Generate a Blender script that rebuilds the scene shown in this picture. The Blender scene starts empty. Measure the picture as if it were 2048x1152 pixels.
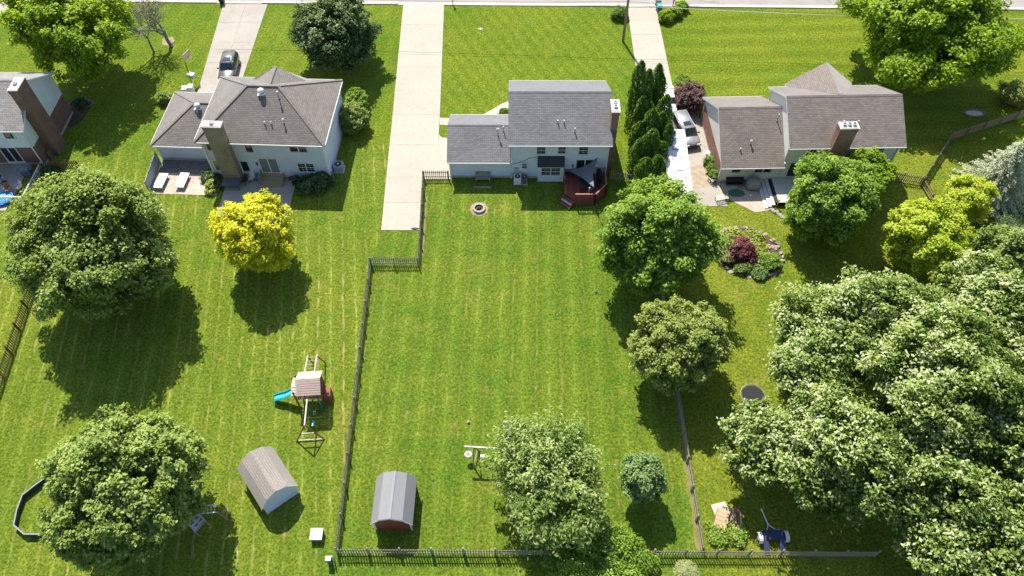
import bpy, math, random
import numpy as np
from mathutils import Vector, Matrix

# ---------------------------------------------------------------- camera, sky, sun, exposure
SC = bpy.context.scene
COL = SC.collection
FPX, PITCH, CAM_H = 1500.0, math.radians(54.0), 58.0
cam_d = bpy.data.cameras.new("camera")
cam_d.sensor_width = 36.0
cam_d.lens = FPX / 2048.0 * 36.0
cam_d.clip_end = 3000.0
cam = bpy.data.objects.new("camera", cam_d)
cam.location = (0, 0, CAM_H)
cam.rotation_euler = (math.radians(90) - PITCH, 0, 0)
COL.objects.link(cam)
SC.camera = cam

# light travels along (+0.25, -0.76, -1): the sun stands beyond the street, a little to the left
SUNV = Vector((-0.25, 0.76, 1.0)).normalized()
SUN_EL = math.asin(SUNV.z)
SUN_AZ = math.atan2(SUNV.x, SUNV.y)
w = bpy.data.worlds.new("World")
SC.world = w
w.use_nodes = True
wn = w.node_tree
sky = wn.nodes.new("ShaderNodeTexSky")
sky.sky_type = 'NISHITA'
sky.sun_disc = False
sky.sun_elevation = SUN_EL
sky.sun_rotation = SUN_AZ
sky.air_density = 1.0
sky.dust_density = 1.0
wn.nodes["Background"].inputs["Strength"].default_value = 0.105
wn.links.new(sky.outputs[0], wn.nodes["Background"].inputs["Color"])
sd = bpy.data.lights.new("sun", 'SUN')
sd.energy = 4.4
sd.angle = math.radians(0.55)
sd.color = (1.0, 0.93, 0.80)
so = bpy.data.objects.new("sun", sd)
so.rotation_euler = SUNV.to_track_quat('Z', 'Y').to_euler()
so.location = (-30, 100, 120)
COL.objects.link(so)
SC.view_settings.view_transform = 'Standard'
SC.view_settings.look = 'None'
SC.view_settings.gamma = 1.0
SC.view_settings.use_curve_mapping = False
SC.view_settings.exposure = 1.0
SC.cycles.max_bounces = 8
SC.cycles.transparent_max_bounces = 8

# ---------------------------------------------------------------- survey helper: site coordinates from the drone's survey angles
_fw = Vector((0, math.cos(PITCH), -math.sin(PITCH)))
_up = Vector((0, math.sin(PITCH), math.cos(PITCH)))
def _ray(u, v):
    return _fw + Vector(((u - 1024) / FPX, 0, 0)) - _up * ((v - 576) / FPX)
def at(u, v, z=0.0):
    d = _ray(u, v)
    return Vector((0, 0, CAM_H)) + d * ((z - CAM_H) / d.z)
def on_plane(u, v, p0, n):
    d = _ray(u, v)
    o = Vector((0, 0, CAM_H))
    return o + d * ((p0 - o).dot(n) / d.dot(n))

# ---------------------------------------------------------------- materials
MATS = {}
def _nt(name):
    m = bpy.data.materials.new(name)
    m.use_nodes = True
    nt = m.node_tree
    b = nt.nodes["Principled BSDF"]
    return m, nt, b
def _noise(nt, vec, scale, detail=4.0, rough=0.6, dist=0.0):
    n = nt.nodes.new("ShaderNodeTexNoise")
    n.inputs["Scale"].default_value = scale
    n.inputs["Detail"].default_value = detail
    n.inputs["Roughness"].default_value = rough
    n.inputs["Distortion"].default_value = dist
    if vec is not None:
        nt.links.new(vec, n.inputs["Vector"])
    return n.outputs["Fac"]
def _ramp(nt, fac, stops):
    r = nt.nodes.new("ShaderNodeValToRGB")
    el = r.color_ramp.elements
    while len(el) < len(stops):
        el.new(0.5)
    for e, (p, c) in zip(el, stops):
        e.position = p
        e.color = (*c, 1.0) if len(c) == 3 else c
    nt.links.new(fac, r.inputs["Fac"])
    return r.outputs["Color"]
def _math(nt, op, a, b=None, c=None, clamp=False):
    n = nt.nodes.new("ShaderNodeMath")
    n.operation = op
    n.use_clamp = clamp
    for i, x in enumerate((a, b, c)):
        if x is None:
            continue
        if isinstance(x, (int, float)):
            n.inputs[i].default_value = x
        else:
            nt.links.new(x, n.inputs[i])
    return n.outputs[0]
def _mix(nt, fac, a, b, mode='MIX'):
    n = nt.nodes.new("ShaderNodeMix")
    n.data_type = 'RGBA'
    n.blend_type = mode
    for sock, x in ((n.inputs[0], fac), (n.inputs[6], a), (n.inputs[7], b)):
        if isinstance(x, (int, float)):
            sock.default_value = x
        elif isinstance(x, tuple):
            sock.default_value = (*x, 1.0)
        else:
            nt.links.new(x, sock)
    return n.outputs[2]
def _bump(nt, b, h, strength=0.4, dist=0.02):
    n = nt.nodes.new("ShaderNodeBump")
    n.inputs["Strength"].default_value = strength
    n.inputs["Distance"].default_value = dist
    nt.links.new(h, n.inputs["Height"])
    nt.links.new(n.outputs[0], b.inputs["Normal"])
def _tc(nt, out="UV"):
    return nt.nodes.new("ShaderNodeTexCoord").outputs[out]
def _sc(c, k):
    return tuple(min(1.0, x * k) for x in c)

def pm(name, col, rough=0.6, var=0.16, scale=1.5, fine=12.0, bump=0.15, metal=0.0, coord="Object", spec=0.4):
    """plain surface with weathering: two octaves of tone variation and a fine relief"""
    if name in MATS:
        return MATS[name]
    m, nt, b = _nt(name)
    v = _tc(nt, coord)
    n1, n2 = _noise(nt, v, scale, 5), _noise(nt, v, fine, 4)
    f = _math(nt, 'ADD', _math(nt, 'MULTIPLY', n1, 0.6), _math(nt, 'MULTIPLY', n2, 0.4))
    c = _ramp(nt, f, [(0.3, _sc(col, 1 - var)), (0.5, col), (0.72, _sc(col, 1 + var))])
    nt.links.new(c, b.inputs["Base Color"])
    b.inputs["Roughness"].default_value = rough
    b.inputs["Metallic"].default_value = metal
    b.inputs["Specular IOR Level"].default_value = spec
    if bump:
        _bump(nt, b, n2, bump, 0.01)
    MATS[name] = m
    return m

def shingle(name, col, light, dark):
    """asphalt shingles: courses of tabs with tone differing from tab to tab, UV in metres"""
    m, nt, b = _nt(name)
    uv = _tc(nt)
    br = nt.nodes.new("ShaderNodeTexBrick")
    nt.links.new(uv, br.inputs["Vector"])
    br.offset = 0.5
    br.inputs["Color1"].default_value = (*dark, 1)
    br.inputs["Color2"].default_value = (*light, 1)
    br.inputs["Mortar"].default_value = (*_sc(dark, 0.35), 1)
    br.inputs["Scale"].default_value = 1.0
    br.inputs["Mortar Size"].default_value = 0.018
    br.inputs["Mortar Smooth"].default_value = 0.3
    br.inputs["Bias"].default_value = 0.0
    br.inputs["Brick Width"].default_value = 0.42
    br.inputs["Row Height"].default_value = 0.19
    big = _noise(nt, uv, 0.35, 4, 0.6)
    grit = _noise(nt, uv, 14.0, 3, 0.7)
    c = _mix(nt, 0.35, br.outputs["Color"], col)
    c = _mix(nt, 1.0, c, _ramp(nt, big, [(0.3, (0.84, 0.83, 0.82)), (0.7, (1.12, 1.1, 1.08))]), 'MULTIPLY')
    c = _mix(nt, 1.0, c, _ramp(nt, grit, [(0.25, (0.84, 0.84, 0.84)), (0.75, (1.16, 1.16, 1.16))]), 'MULTIPLY')
    nt.links.new(c, b.inputs["Base Color"])
    b.inputs["Roughness"].default_value = 0.75
    b.inputs["Specular IOR Level"].default_value = 0.5
    b.inputs["Sheen Weight"].default_value = 0.55
    b.inputs["Sheen Roughness"].default_value = 0.4
    sep = nt.nodes.new("ShaderNodeSeparateXYZ")
    nt.links.new(uv, sep.inputs[0])
    saw = _math(nt, 'FRACT', _math(nt, 'DIVIDE', sep.outputs[1], 0.19))
    h = _math(nt, 'ADD', _math(nt, 'MULTIPLY', saw, -0.6), _math(nt, 'MULTIPLY', br.outputs["Fac"], -0.4))
    h = _math(nt, 'ADD', h, _math(nt, 'MULTIPLY', grit, 0.05))
    _bump(nt, b, h, 0.5, 0.02)
    MATS[name] = m
    return m

def siding(name, col, lap=0.2):
    """horizontal lap siding, UV in metres"""
    m, nt, b = _nt(name)
    uv = _tc(nt)
    sep = nt.nodes.new("ShaderNodeSeparateXYZ")
    nt.links.new(uv, sep.inputs[0])
    saw = _math(nt, 'FRACT', _math(nt, 'DIVIDE', sep.outputs[1], lap))
    line = _math(nt, 'LESS_THAN', saw, 0.1)
    n1 = _noise(nt, uv, 0.7, 4)
    row = _noise(nt, uv, 9.0, 2)
    c = _ramp(nt, n1, [(0.3, _sc(col, 0.9)), (0.7, _sc(col, 1.06))])
    c = _mix(nt, _math(nt, 'MULTIPLY', line, 0.35), c, _sc(col, 0.45))
    nt.links.new(c, b.inputs["Base Color"])
    b.inputs["Roughness"].default_value = 0.55
    h = _math(nt, 'ADD', _math(nt, 'MULTIPLY', saw, -1.0), _math(nt, 'MULTIPLY', row, 0.1))
    _bump(nt, b, h, 0.6, 0.015)
    MATS[name] = m
    return m

def brickmat(name, c1, c2, mortar, bw=0.22, rh=0.075):
    m, nt, b = _nt(name)
    uv = _tc(nt)
    br = nt.nodes.new("ShaderNodeTexBrick")
    nt.links.new(uv, br.inputs["Vector"])
    br.inputs["Color1"].default_value = (*c1, 1)
    br.inputs["Color2"].default_value = (*c2, 1)
    br.inputs["Mortar"].default_value = (*mortar, 1)
    br.inputs["Scale"].default_value = 1.0
    br.inputs["Mortar Size"].default_value = 0.01
    br.inputs["Brick Width"].default_value = bw
    br.inputs["Row Height"].default_value = rh
    n1 = _noise(nt, uv, 0.8, 5)
    n2 = _noise(nt, uv, 6.0, 4)
    c = _mix(nt, 1.0, br.outputs["Color"], _ramp(nt, n1, [(0.3, (0.75, 0.74, 0.73)), (0.7, (1.2, 1.18, 1.15))]), 'MULTIPLY')
    c = _mix(nt, 1.0, c, _ramp(nt, n2, [(0.3, (0.8, 0.8, 0.8)), (0.7, (1.18, 1.18, 1.18))]), 'MULTIPLY')
    nt.links.new(c, b.inputs["Base Color"])
    b.inputs["Roughness"].default_value = 0.85
    _bump(nt, b, _math(nt, 'MULTIPLY', br.outputs["Fac"], -1.0), 0.5, 0.012)
    MATS[name] = m
    return m

def concrete(name, col, stain=0.12):
    m, nt, b = _nt(name)
    v = _tc(nt, "Object")
    n1, n2, n3 = _noise(nt, v, 0.25, 5, 0.65), _noise(nt, v, 1.6, 5), _noise(nt, v, 30, 3)
    oi = nt.nodes.new("ShaderNodeObjectInfo").outputs["Random"]
    c = _ramp(nt, n1, [(0.28, _sc(col, 1 - stain)), (0.6, col), (0.8, _sc(col, 1.07))])
    c = _mix(nt, 1.0, c, _ramp(nt, n2, [(0.25, (0.88, 0.87, 0.86)), (0.5, (1, 1, 1)), (0.8, (1.04, 1.04, 1.04))]), 'MULTIPLY')
    c = _mix(nt, 1.0, c, _ramp(nt, n3, [(0.3, (0.93, 0.93, 0.93)), (0.7, (1.06, 1.06, 1.06))]), 'MULTIPLY')
    c = _mix(nt, 1.0, c, _ramp(nt, oi, [(0.0, (0.95, 0.95, 0.95)), (1.0, (1.04, 1.04, 1.03))]), 'MULTIPLY')
    nt.links.new(c, b.inputs["Base Color"])
    b.inputs["Roughness"].default_value = 0.85
    _bump(nt, b, n3, 0.2, 0.01)
    MATS[name] = m
    return m

def lawn(name, ang, period, clip=0.5, stripe=0.12, ga=(0.055, 0.125, 0.010), gb=(0.12, 0.17, 0.018), cross=None, dry=0.5):
    """mown grass: broad and fine tone, mower stripes along ang (degrees from +y), rows of dry clippings"""
    m, nt, b = _nt(name)
    v = _tc(nt, "Object")
    big = _noise(nt, v, 0.09, 4, 0.6)
    mid = _noise(nt, v, 0.55, 5, 0.65, 0.4)
    tuft = _noise(nt, v, 3.2, 5, 0.72, 0.3)
    fine = _noise(nt, v, 5.0, 5, 0.85)
    def across(a, per):
        mp = nt.nodes.new("ShaderNodeMapping")
        mp.inputs["Rotation"].default_value = (0, 0, math.radians(a))
        nt.links.new(v, mp.inputs["Vector"])
        sp = nt.nodes.new("ShaderNodeSeparateXYZ")
        nt.links.new(mp.outputs[0], sp.inputs[0])
        wob = _noise(nt, v, 0.12, 2)
        x = _math(nt, 'ADD', sp.outputs[0], _math(nt, 'MULTIPLY', wob, 0.6))
        x = _math(nt, 'ADD', x, _math(nt, 'MULTIPLY', mid, 0.16))
        return _math(nt, 'DIVIDE', x, per), mp.outputs[0]
    s, rv = across(ang, period)
    f = _math(nt, 'ADD', _math(nt, 'MULTIPLY', big, 0.5), _math(nt, 'MULTIPLY', mid, 0.5))
    c = _ramp(nt, f, [(0.36, ga), (0.5, _sc(tuple((p + q) / 2 for p, q in zip(ga, gb)), 1.0)), (0.66, gb)])
    band = _math(nt, 'SINE', _math(nt, 'MULTIPLY', s, math.pi))
    band = _math(nt, 'MULTIPLY', band, stripe)
    if cross:
        s2, _ = across(cross, period)
        band = _math(nt, 'ADD', band, _math(nt, 'MULTIPLY', _math(nt, 'SINE', _math(nt, 'MULTIPLY', s2, math.pi)), stripe * 0.3))
    bc = nt.nodes.new("ShaderNodeCombineColor")
    k = _math(nt, 'ADD', band, 1.0)
    for i in range(3):
        nt.links.new(k, bc.inputs[i])
    c = _mix(nt, 1.0, c, bc.outputs[0], 'MULTIPLY')
    c = _mix(nt, 1.0, c, _ramp(nt, tuft, [(0.32, (0.60, 0.68, 0.6)), (0.5, (1, 1, 1)), (0.68, (1.42, 1.28, 1.35))]), 'MULTIPLY')
    c = _mix(nt, 1.0, c, _ramp(nt, fine, [(0.36, (0.36, 0.46, 0.36)), (0.5, (1, 1, 1)), (0.64, (1.8, 1.62, 1.5))]), 'MULTIPLY')
    # thin, dry turf
    dn = _noise(nt, v, 0.3, 6, 0.75)
    dm = _math(nt, 'MULTIPLY', _ramp(nt, dn, [(0.56, (0, 0, 0)), (0.72, (1, 1, 1))]), _ramp(nt, tuft, [(0.4, (0.1, 0.1, 0.1)), (0.62, (1, 1, 1))]))
    c = _mix(nt, _math(nt, 'MULTIPLY', dm, dry), c, (0.30, 0.23, 0.075))
    if clip > 0:
        st = nt.nodes.new("ShaderNodeVectorMath")
        st.operation = 'MULTIPLY'
        st.inputs[1].default_value = (2.4, 0.8, 1.0)
        nt.links.new(rv, st.inputs[0])
        rag = _noise(nt, st.outputs[0], 1.1, 5, 0.75)
        fr = _math(nt, 'FRACT', s)
        tri = _math(nt, 'ABSOLUTE', _math(nt, 'SUBTRACT', fr, 0.5))
        row = _math(nt, 'SUBTRACT', 1.0, _math(nt, 'DIVIDE', tri, 0.16 / max(1.0, period)), clamp=True)
        cm = _math(nt, 'MULTIPLY', row, _ramp(nt, rag, [(0.45, (0, 0, 0)), (0.60, (1, 1, 1))]))
        where = _ramp(nt, big, [(0.36, (0.15, 0.15, 0.15)), (0.6, (1, 1, 1))])
        cm = _math(nt, 'MULTIPLY', _math(nt, 'MULTIPLY', cm, where), clip)
        c = _mix(nt, cm, c, (0.44, 0.39, 0.13))
    nt.links.new(c, b.inputs["Base Color"])
    b.inputs["Roughness"].default_value = 0.9
    b.inputs["Specular IOR Level"].default_value = 0.04
    h = _math(nt, 'ADD', _math(nt, 'MULTIPLY', tuft, 1.0), _math(nt, 'MULTIPLY', fine, 0.7))
    _bump(nt, b, h, 0.9, 0.13)
    MATS[name] = m
    return m

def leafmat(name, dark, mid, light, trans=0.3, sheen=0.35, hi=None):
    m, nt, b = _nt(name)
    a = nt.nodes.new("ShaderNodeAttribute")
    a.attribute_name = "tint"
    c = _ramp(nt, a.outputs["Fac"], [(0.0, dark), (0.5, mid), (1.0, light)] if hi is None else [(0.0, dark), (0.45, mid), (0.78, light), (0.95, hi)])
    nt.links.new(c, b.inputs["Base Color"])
    b.inputs["Roughness"].default_value = 0.45
    b.inputs["Specular IOR Level"].default_value = sheen
    t = nt.nodes.new("ShaderNodeBsdfTranslucent")
    nt.links.new(_mix(nt, 1.0, c, (1.35, 1.2, 0.45), 'MULTIPLY'), t.inputs["Color"])
    mx = nt.nodes.new("ShaderNodeMixShader")
    mx.inputs[0].default_value = trans
    nt.links.new(b.outputs[0], mx.inputs[1])
    nt.links.new(t.outputs[0], mx.inputs[2])
    nt.links.new(mx.outputs[0], nt.nodes["Material Output"].inputs["Surface"])
    MATS[name] = m
    return m

def glassmat(name, col=(0.012, 0.016, 0.02), rough=0.06):
    m, nt, b = _nt(name)
    b.inputs["Base Color"].default_value = (*col, 1)
    b.inputs["Roughness"].default_value = rough
    b.inputs["Specular IOR Level"].default_value = 0.9
    v = _tc(nt, "Object")
    _bump(nt, b, _noise(nt, v, 1.3, 2), 0.06, 0.05)
    MATS[name] = m
    return m

def carpaint(name, col, metal=0.4, rough=0.3):
    m, nt, b = _nt(name)
    v = _tc(nt, "Object")
    n = _noise(nt, v, 2.0, 4)
    nt.links.new(_ramp(nt, n, [(0.3, _sc(col, 0.92)), (0.7, _sc(col, 1.06))]), b.inputs["Base Color"])
    b.inputs["Metallic"].default_value = metal
    b.inputs["Roughness"].default_value = rough
    b.inputs["Coat Weight"].default_value = 0.6
    b.inputs["Coat Roughness"].default_value = 0.08
    MATS[name] = m
    return m

# ---------------------------------------------------------------- mesh building
class MB:
    """collects faces and links them as ONE mesh object; UVs in metres, u along the eave, v up the slope"""
    def __init__(self):
        self.v, self.f, self.mi, self.sm = [], [], [], []
    def poly(self, pts, mi=0, smooth=False):
        n = len(self.v)
        self.v += [tuple(p) for p in pts]
        self.f.append(tuple(range(n, n + len(pts))))
        self.mi.append(mi)
        self.sm.append(smooth)
    def hexa(self, p, mi=0):
        """8 points: bottom ring 0-3 counter-clockwise seen from above, top ring 4-7"""
        for q in ((3, 2, 1, 0), (4, 5, 6, 7), (0, 1, 5, 4), (1, 2, 6, 5), (2, 3, 7, 6), (3, 0, 4, 7)):
            self.poly([p[i] for i in q], mi)
    def box(self, x0, x1, y0, y1, z0, z1, mi=0):
        self.hexa([(x0, y0, z0), (x1, y0, z0), (x1, y1, z0), (x0, y1, z0),
                   (x0, y0, z1), (x1, y0, z1), (x1, y1, z1), (x0, y1, z1)], mi)
    def cbox(self, c, s, rz=0.0, mi=0):
        ca, sa = math.cos(rz), math.sin(rz)
        P = []
        for z in (-1, 1):
            for x, y in ((-1, -1), (1, -1), (1, 1), (-1, 1)):
                a, b = x * s[0] / 2, y * s[1] / 2
                P.append((c[0] + a * ca - b * sa, c[1] + a * sa + b * ca, c[2] + z * s[2] / 2))
        self.hexa(P, mi)
    def bar(self, p, q, w, h=None, mi=0, up=(0, 0, 1)):
        p, q = Vector(p), Vector(q)
        h = w if h is None else h
        d = (q - p).normalized()
        u = Vector(up)
        if abs(d.dot(u)) > 0.98:
            u = Vector((0, 1, 0))
        s = d.cross(u).normalized()
        t = s.cross(d).normalized()
        a, b = s * (w / 2), t * (h / 2)
        self.hexa([p - a - b, p + a - b, q + a - b, q - a - b, p - a + b, p + a + b, q + a + b, q - a + b], mi)
    def prism(self, pts, z0, z1, mi=0, side=None):
        n = len(pts)
        area = sum(pts[i][0] * pts[(i + 1) % n][1] - pts[(i + 1) % n][0] * pts[i][1] for i in range(n))
        if area < 0:
            pts = list(pts)[::-1]
        self.poly([(p[0], p[1], z1) for p in pts], mi)
        self.poly([(p[0], p[1], z0) for p in pts][::-1], mi if side is None else side)
        for i in range(n):
            a, b = pts[i], pts[(i + 1) % n]
            self.poly([(a[0], a[1], z0), (b[0], b[1], z0), (b[0], b[1], z1), (a[0], a[1], z1)], mi if side is None else side)
    def slab(self, pts, t, mi=0, edge=1):
        """roof plane: top polygon given counter-clockwise from above, thickness straight down"""
        lo = [(p[0], p[1], p[2] - t) for p in pts]
        self.poly(pts, mi)
        self.poly(lo[::-1], edge)
        n = len(pts)
        for i in range(n):
            j = (i + 1) % n
            self.poly([lo[i], lo[j], pts[j], pts[i]], edge)
    def tube(self, pts, rad, n=8, mi=0, cap=True):
        pts = [Vector(p) for p in pts]
        if isinstance(rad, (int, float)):
            rad = [rad] * len(pts)
        base = len(self.v)
        prev = None
        for i, p in enumerate(pts):
            d = (pts[min(i + 1, len(pts) - 1)] - pts[max(i - 1, 0)])
            d = d.normalized() if d.length > 1e-9 else Vector((0, 0, 1))
            ref = prev if prev is not None else (Vector((1, 0, 0)) if abs(d.x) < 0.8 else Vector((0, 1, 0)))
            s = (ref - d * ref.dot(d)).normalized()
            prev = s
            t = d.cross(s)
            for k in range(n):
                a = 2 * math.pi * k / n
                self.v.append(tuple(p + (s * math.cos(a) + t * math.sin(a)) * rad[i]))
        for i in range(len(pts) - 1):
            for k in range(n):
                a, b = base + i * n + k, base + i * n + (k + 1) % n
                self.f.append((a, b, b + n, a + n))
                self.mi.append(mi)
                self.sm.append(True)
        if cap:
            self.f.append(tuple(base + k for k in range(n))[::-1])
            self.f.append(tuple(base + (len(pts) - 1) * n + k for k in range(n)))
            self.mi += [mi, mi]
            self.sm += [False, False]
    def cyl(self, c, r, z0, z1, n=16, mi=0):
        self.tube([(c[0], c[1], z0), (c[0], c[1], z1)], r, n, mi)
    def lathe(self, c, prof, n=16, mi=0):
        """prof: (radius, z) from bottom to top"""
        base = len(self.v)
        for r, z in prof:
            for k in range(n):
                a = 2 * math.pi * k / n
                self.v.append((c[0] + r * math.cos(a), c[1] + r * math.sin(a), c[2] + z))
        for i in range(len(prof) - 1):
            for k in range(n):
                a, b = base + i * n + k, base + i * n + (k + 1) % n
                self.f.append((a, b, b + n, a + n))
                self.mi.append(mi)
                self.sm.append(True)
        self.f.append(tuple(base + k for k in range(n))[::-1])
        self.f.append(tuple(base + (len(prof) - 1) * n + k for k in range(n)))
        self.mi += [mi, mi]
        self.sm += [False, False]
    def build(self, name, mats, parent=None, loc=None, rz=0.0):
        me = bpy.data.meshes.new(name)
        me.from_pydata(self.v, [], self.f)
        for m in (mats if isinstance(mats, (list, tuple)) else [mats]):
            me.materials.append(m)
        me.polygons.foreach_set("material_index", self.mi)
        me.polygons.foreach_set("use_smooth", self.sm)
        uvl = me.uv_layers.new(name="UVMap")
        uv = np.zeros(len(me.loops) * 2, dtype=np.float32)
        k = 0
        for f in self.f:
            P = [Vector(self.v[i]) for i in f]
            nrm = Vector((0, 0, 0))
            for i in range(len(P)):
                a, b = P[i], P[(i + 1) % len(P)]
                nrm += Vector(((a.y - b.y) * (a.z + b.z), (a.z - b.z) * (a.x + b.x), (a.x - b.x) * (a.y + b.y)))
            nrm = nrm.normalized() if nrm.length > 1e-12 else Vector((0, 0, 1))
            if abs(nrm.z) > 0.995:
                ua, va = Vector((1, 0, 0)), Vector((0, 1, 0))
            else:
                ua = Vector((0, 0, 1)).cross(nrm).normalized()
                va = nrm.cross(ua)
            for p in P:
                uv[k] = p.dot(ua)
                uv[k + 1] = p.dot(va)
                k += 2
        uvl.data.foreach_set("uv", uv)
        me.validate()
        return link(name, me, parent, loc, rz)
def link(name, me, parent=None, loc=None, rz=0.0):
    o = bpy.data.objects.new(name, me)
    COL.objects.link(o)
    if parent is not None:
        o.parent = parent
    if loc is not None:
        o.location = loc
    o.rotation_euler.z = rz
    return o
def tag(o, label, cat, group=None):
    o["label"] = label
    o["category"] = cat
    if group:
        o["group"] = group
    return o
def thing(name, label, cat, loc=(0, 0, 0), rz=0.0, group=None):
    o = bpy.data.objects.new(name, None)
    o.empty_display_size = 0.3
    COL.objects.link(o)
    o.location = loc
    o.rotation_euler.z = rz
    return tag(o, label, cat, group)
def struct(o, kind="structure"):
    o["kind"] = kind
    return o
def bevel(o, wdt, seg=2):
    md = o.modifiers.new("bevel", 'BEVEL')
    md.width = wdt
    md.segments = seg
    md.limit_method = 'ANGLE'
    return o
# ---------------------------------------------------------------- ground, road, drives, patios
random.seed(7)
L_LEFT = lawn("lawn_left_yard", -8.0, 1.15, clip=0.8, stripe=0.07, ga=(0.078, 0.145, 0.014), gb=(0.152, 0.189, 0.022), dry=0.8)
L_MID = lawn("lawn_centre_yard", 1.5, 1.1, clip=0.4, stripe=0.10, ga=(0.069, 0.140, 0.014), gb=(0.136, 0.178, 0.020), dry=0.75)
L_RIGHT = lawn("lawn_right_yard", -25.0, 1.2, clip=0.0, stripe=0.05, ga=(0.095, 0.152, 0.014), gb=(0.178, 0.200, 0.024), dry=0.8)
L_FRONT = lawn("lawn_front_yard", -27.0, 0.7, clip=0.0, stripe=0.08, cross=30.0, ga=(0.081, 0.148, 0.012), gb=(0.145, 0.185, 0.017), dry=0.55)
L_FRONTR = lawn("lawn_front_right", 88.0, 1.3, clip=0.0, stripe=0.10, ga=(0.083, 0.148, 0.012), gb=(0.152, 0.185, 0.017), dry=0.55)
L_FRONTL = lawn("lawn_front_left", 10.0, 1.2, clip=0.25, stripe=0.05, ga=(0.074, 0.145, 0.012), gb=(0.145, 0.185, 0.017), dry=0.3)
g = MB()
xs = [-400, -13.45, 14.35, 400]
zones = [(-400, -13.45, -150, 62, 0), (-13.45, 14.35, -150, 61, 1), (14.35, 400, -150, 61, 2),
         (-400, -13.45, 62, 300, 5), (-13.45, 15.5, 61, 300, 3), (15.5, 400, 61, 300, 4), (14.35, 15.5, 61, 61.001, 3)]
for x0, x1, y0, y1, mi in zones[:6]:
    g.poly([(x0, y0, 0), (x1, y0, 0), (x1, y1, 0), (x0, y1, 0)], mi)
struct(g.build("ground", [L_LEFT, L_MID, L_RIGHT, L_FRONT, L_FRONTR, L_FRONTL]))

ROADC = concrete("road_surface", (0.31, 0.285, 0.265), 0.18)
KERBC = concrete("kerb_concrete", (0.50, 0.48, 0.45), 0.08)
DRIVE = concrete("pale_concrete", (0.395, 0.352, 0.296), 0.10)
DRIVE_OLD = concrete("old_concrete", (0.345, 0.315, 0.28), 0.16)
PAVER = brickmat("pink_pavers", (0.42, 0.33, 0.28), (0.50, 0.41, 0.35), (0.33, 0.28, 0.24), 0.4, 0.2)
JOINT = pm("joint_soil", (0.13, 0.12, 0.09), 0.95, 0.3)
GRAVEL = pm("grey_gravel", (0.16, 0.15, 0.14), 0.95, 0.5, 2.0, 25.0, 0.8)
MULCH = pm("brown_mulch", (0.085, 0.055, 0.035), 0.95, 0.5, 2.0, 22.0, 0.9)
SOIL = pm("dry_soil", (0.27, 0.21, 0.14), 0.95, 0.4, 1.5, 18.0, 0.6)

def road_y(x):
    return 88.05 - 0.0149 * (x + 1.6)
r = MB()
r.poly([(-300, road_y(-300) + 0.5, 0.012), (300, road_y(300) + 0.5, 0.012), (300, road_y(300) + 8.3, 0.012), (-300, road_y(-300) + 8.3, 0.012)])
road = struct(r.build("road", ROADC))
cm = MB()                                        # tar-filled cracks in the old concrete road
rr = random.Random(3)
for k in range(60):
    x, y = rr.uniform(12, 70), rr.uniform(0.8, 7.5)
    a = rr.choice([0.0, 0.0, 1.4, 0.5])
    for s in range(rr.randint(3, 8)):
        a2 = a + rr.uniform(-0.7, 0.7)
        x2, y2 = x + 0.7 * math.cos(a2), y + 0.7 * math.sin(a2)
        if 0.6 < y2 < 8:
            p, q = Vector((x, road_y(x) + y, 0.016)), Vector((x2, road_y(x2) + y2, 0.016))
            n = (q - p).cross(Vector((0, 0, 1))).normalized() * 0.03
            cm.poly([p - n, p + n, q + n, q - n][::-1])
        x, y = x2, y2
ck = cm.build("tar_cracks", pm("tar", (0.03, 0.03, 0.03), 0.6), road)
ck["kind"] = "stuff"
kb = struct(bpy.data.objects.new("kerb", None))
COL.objects.link(kb)
gaps = [(-38.3, -32.0), (-14.6, -8.7), (14.9, 19.0)]
x = -120.0
while x < 120:
    x2 = x + 3.0
    drop = any(a < (x + x2) / 2 < b for a, b in gaps)
    h = 0.03 if drop else 0.12
    m = MB()
    m.hexa([(x + .01, road_y(x), -0.05), (x2 - .01, road_y(x2), -0.05), (x2 - .01, road_y(x2) + 0.5, -0.05), (x + .01, road_y(x) + 0.5, -0.05),
            (x + .01, road_y(x), h), (x2 - .01, road_y(x2), h), (x2 - .01, road_y(x2) + 0.5, h), (x + .01, road_y(x) + 0.5, h)])
    m.build("kerb_stone", KERBC, kb)
    x = x2

def slabs(name, rows, mat, z=0.045, gap=0.018, split=1):
    """a drive of cast slabs: rows of (left point, right point) from far to near; every slab an object of its own"""
    root = struct(bpy.data.objects.new(name, None))
    COL.objects.link(root)
    b = MB()
    L = [Vector((a[0], a[1], 0)) for a, _ in rows]
    R = [Vector((c[0], c[1], 0)) for _, c in rows]
    for i in range(len(rows) - 1):
        b.prism([L[i], R[i], R[i + 1], L[i + 1]], -0.05, 0.012)
    b.build("joint_bed", JOINT, root)
    for i in range(len(rows) - 1):
        for k in range(split):
            a, c = k / split, (k + 1) / split
            q = [L[i].lerp(R[i], a), L[i].lerp(R[i], c), L[i + 1].lerp(R[i + 1], c), L[i + 1].lerp(R[i + 1], a)]
            cen = sum(q, Vector()) / 4
            q = [p + (cen - p).normalized() * gap for p in q]
            zz = z + random.uniform(-0.006, 0.006)
            m = MB()
            m.prism([(p.x, p.y) for p in q], -0.04, zz)
            m.build("slab", mat, root)
    return root
def strip(l0, r0, l1, r1, n):
    L0, R0, L1, R1 = [Vector((*p, 0)) for p in (l0, r0, l1, r1)]
    return [((L0.lerp(L1, i / n)).to_2d(), (R0.lerp(R1, i / n)).to_2d()) for i in range(n + 1)]
slabs("driveway", strip((-14.33, 88.2), (-8.93, 88.2), (-13.72, 66.7), (-8.27, 66.7), 5)
      + strip((-13.72, 66.7), (-8.27, 66.7), (-13.47, 56.8), (-8.1, 56.8), 2)[1:], DRIVE)
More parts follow.
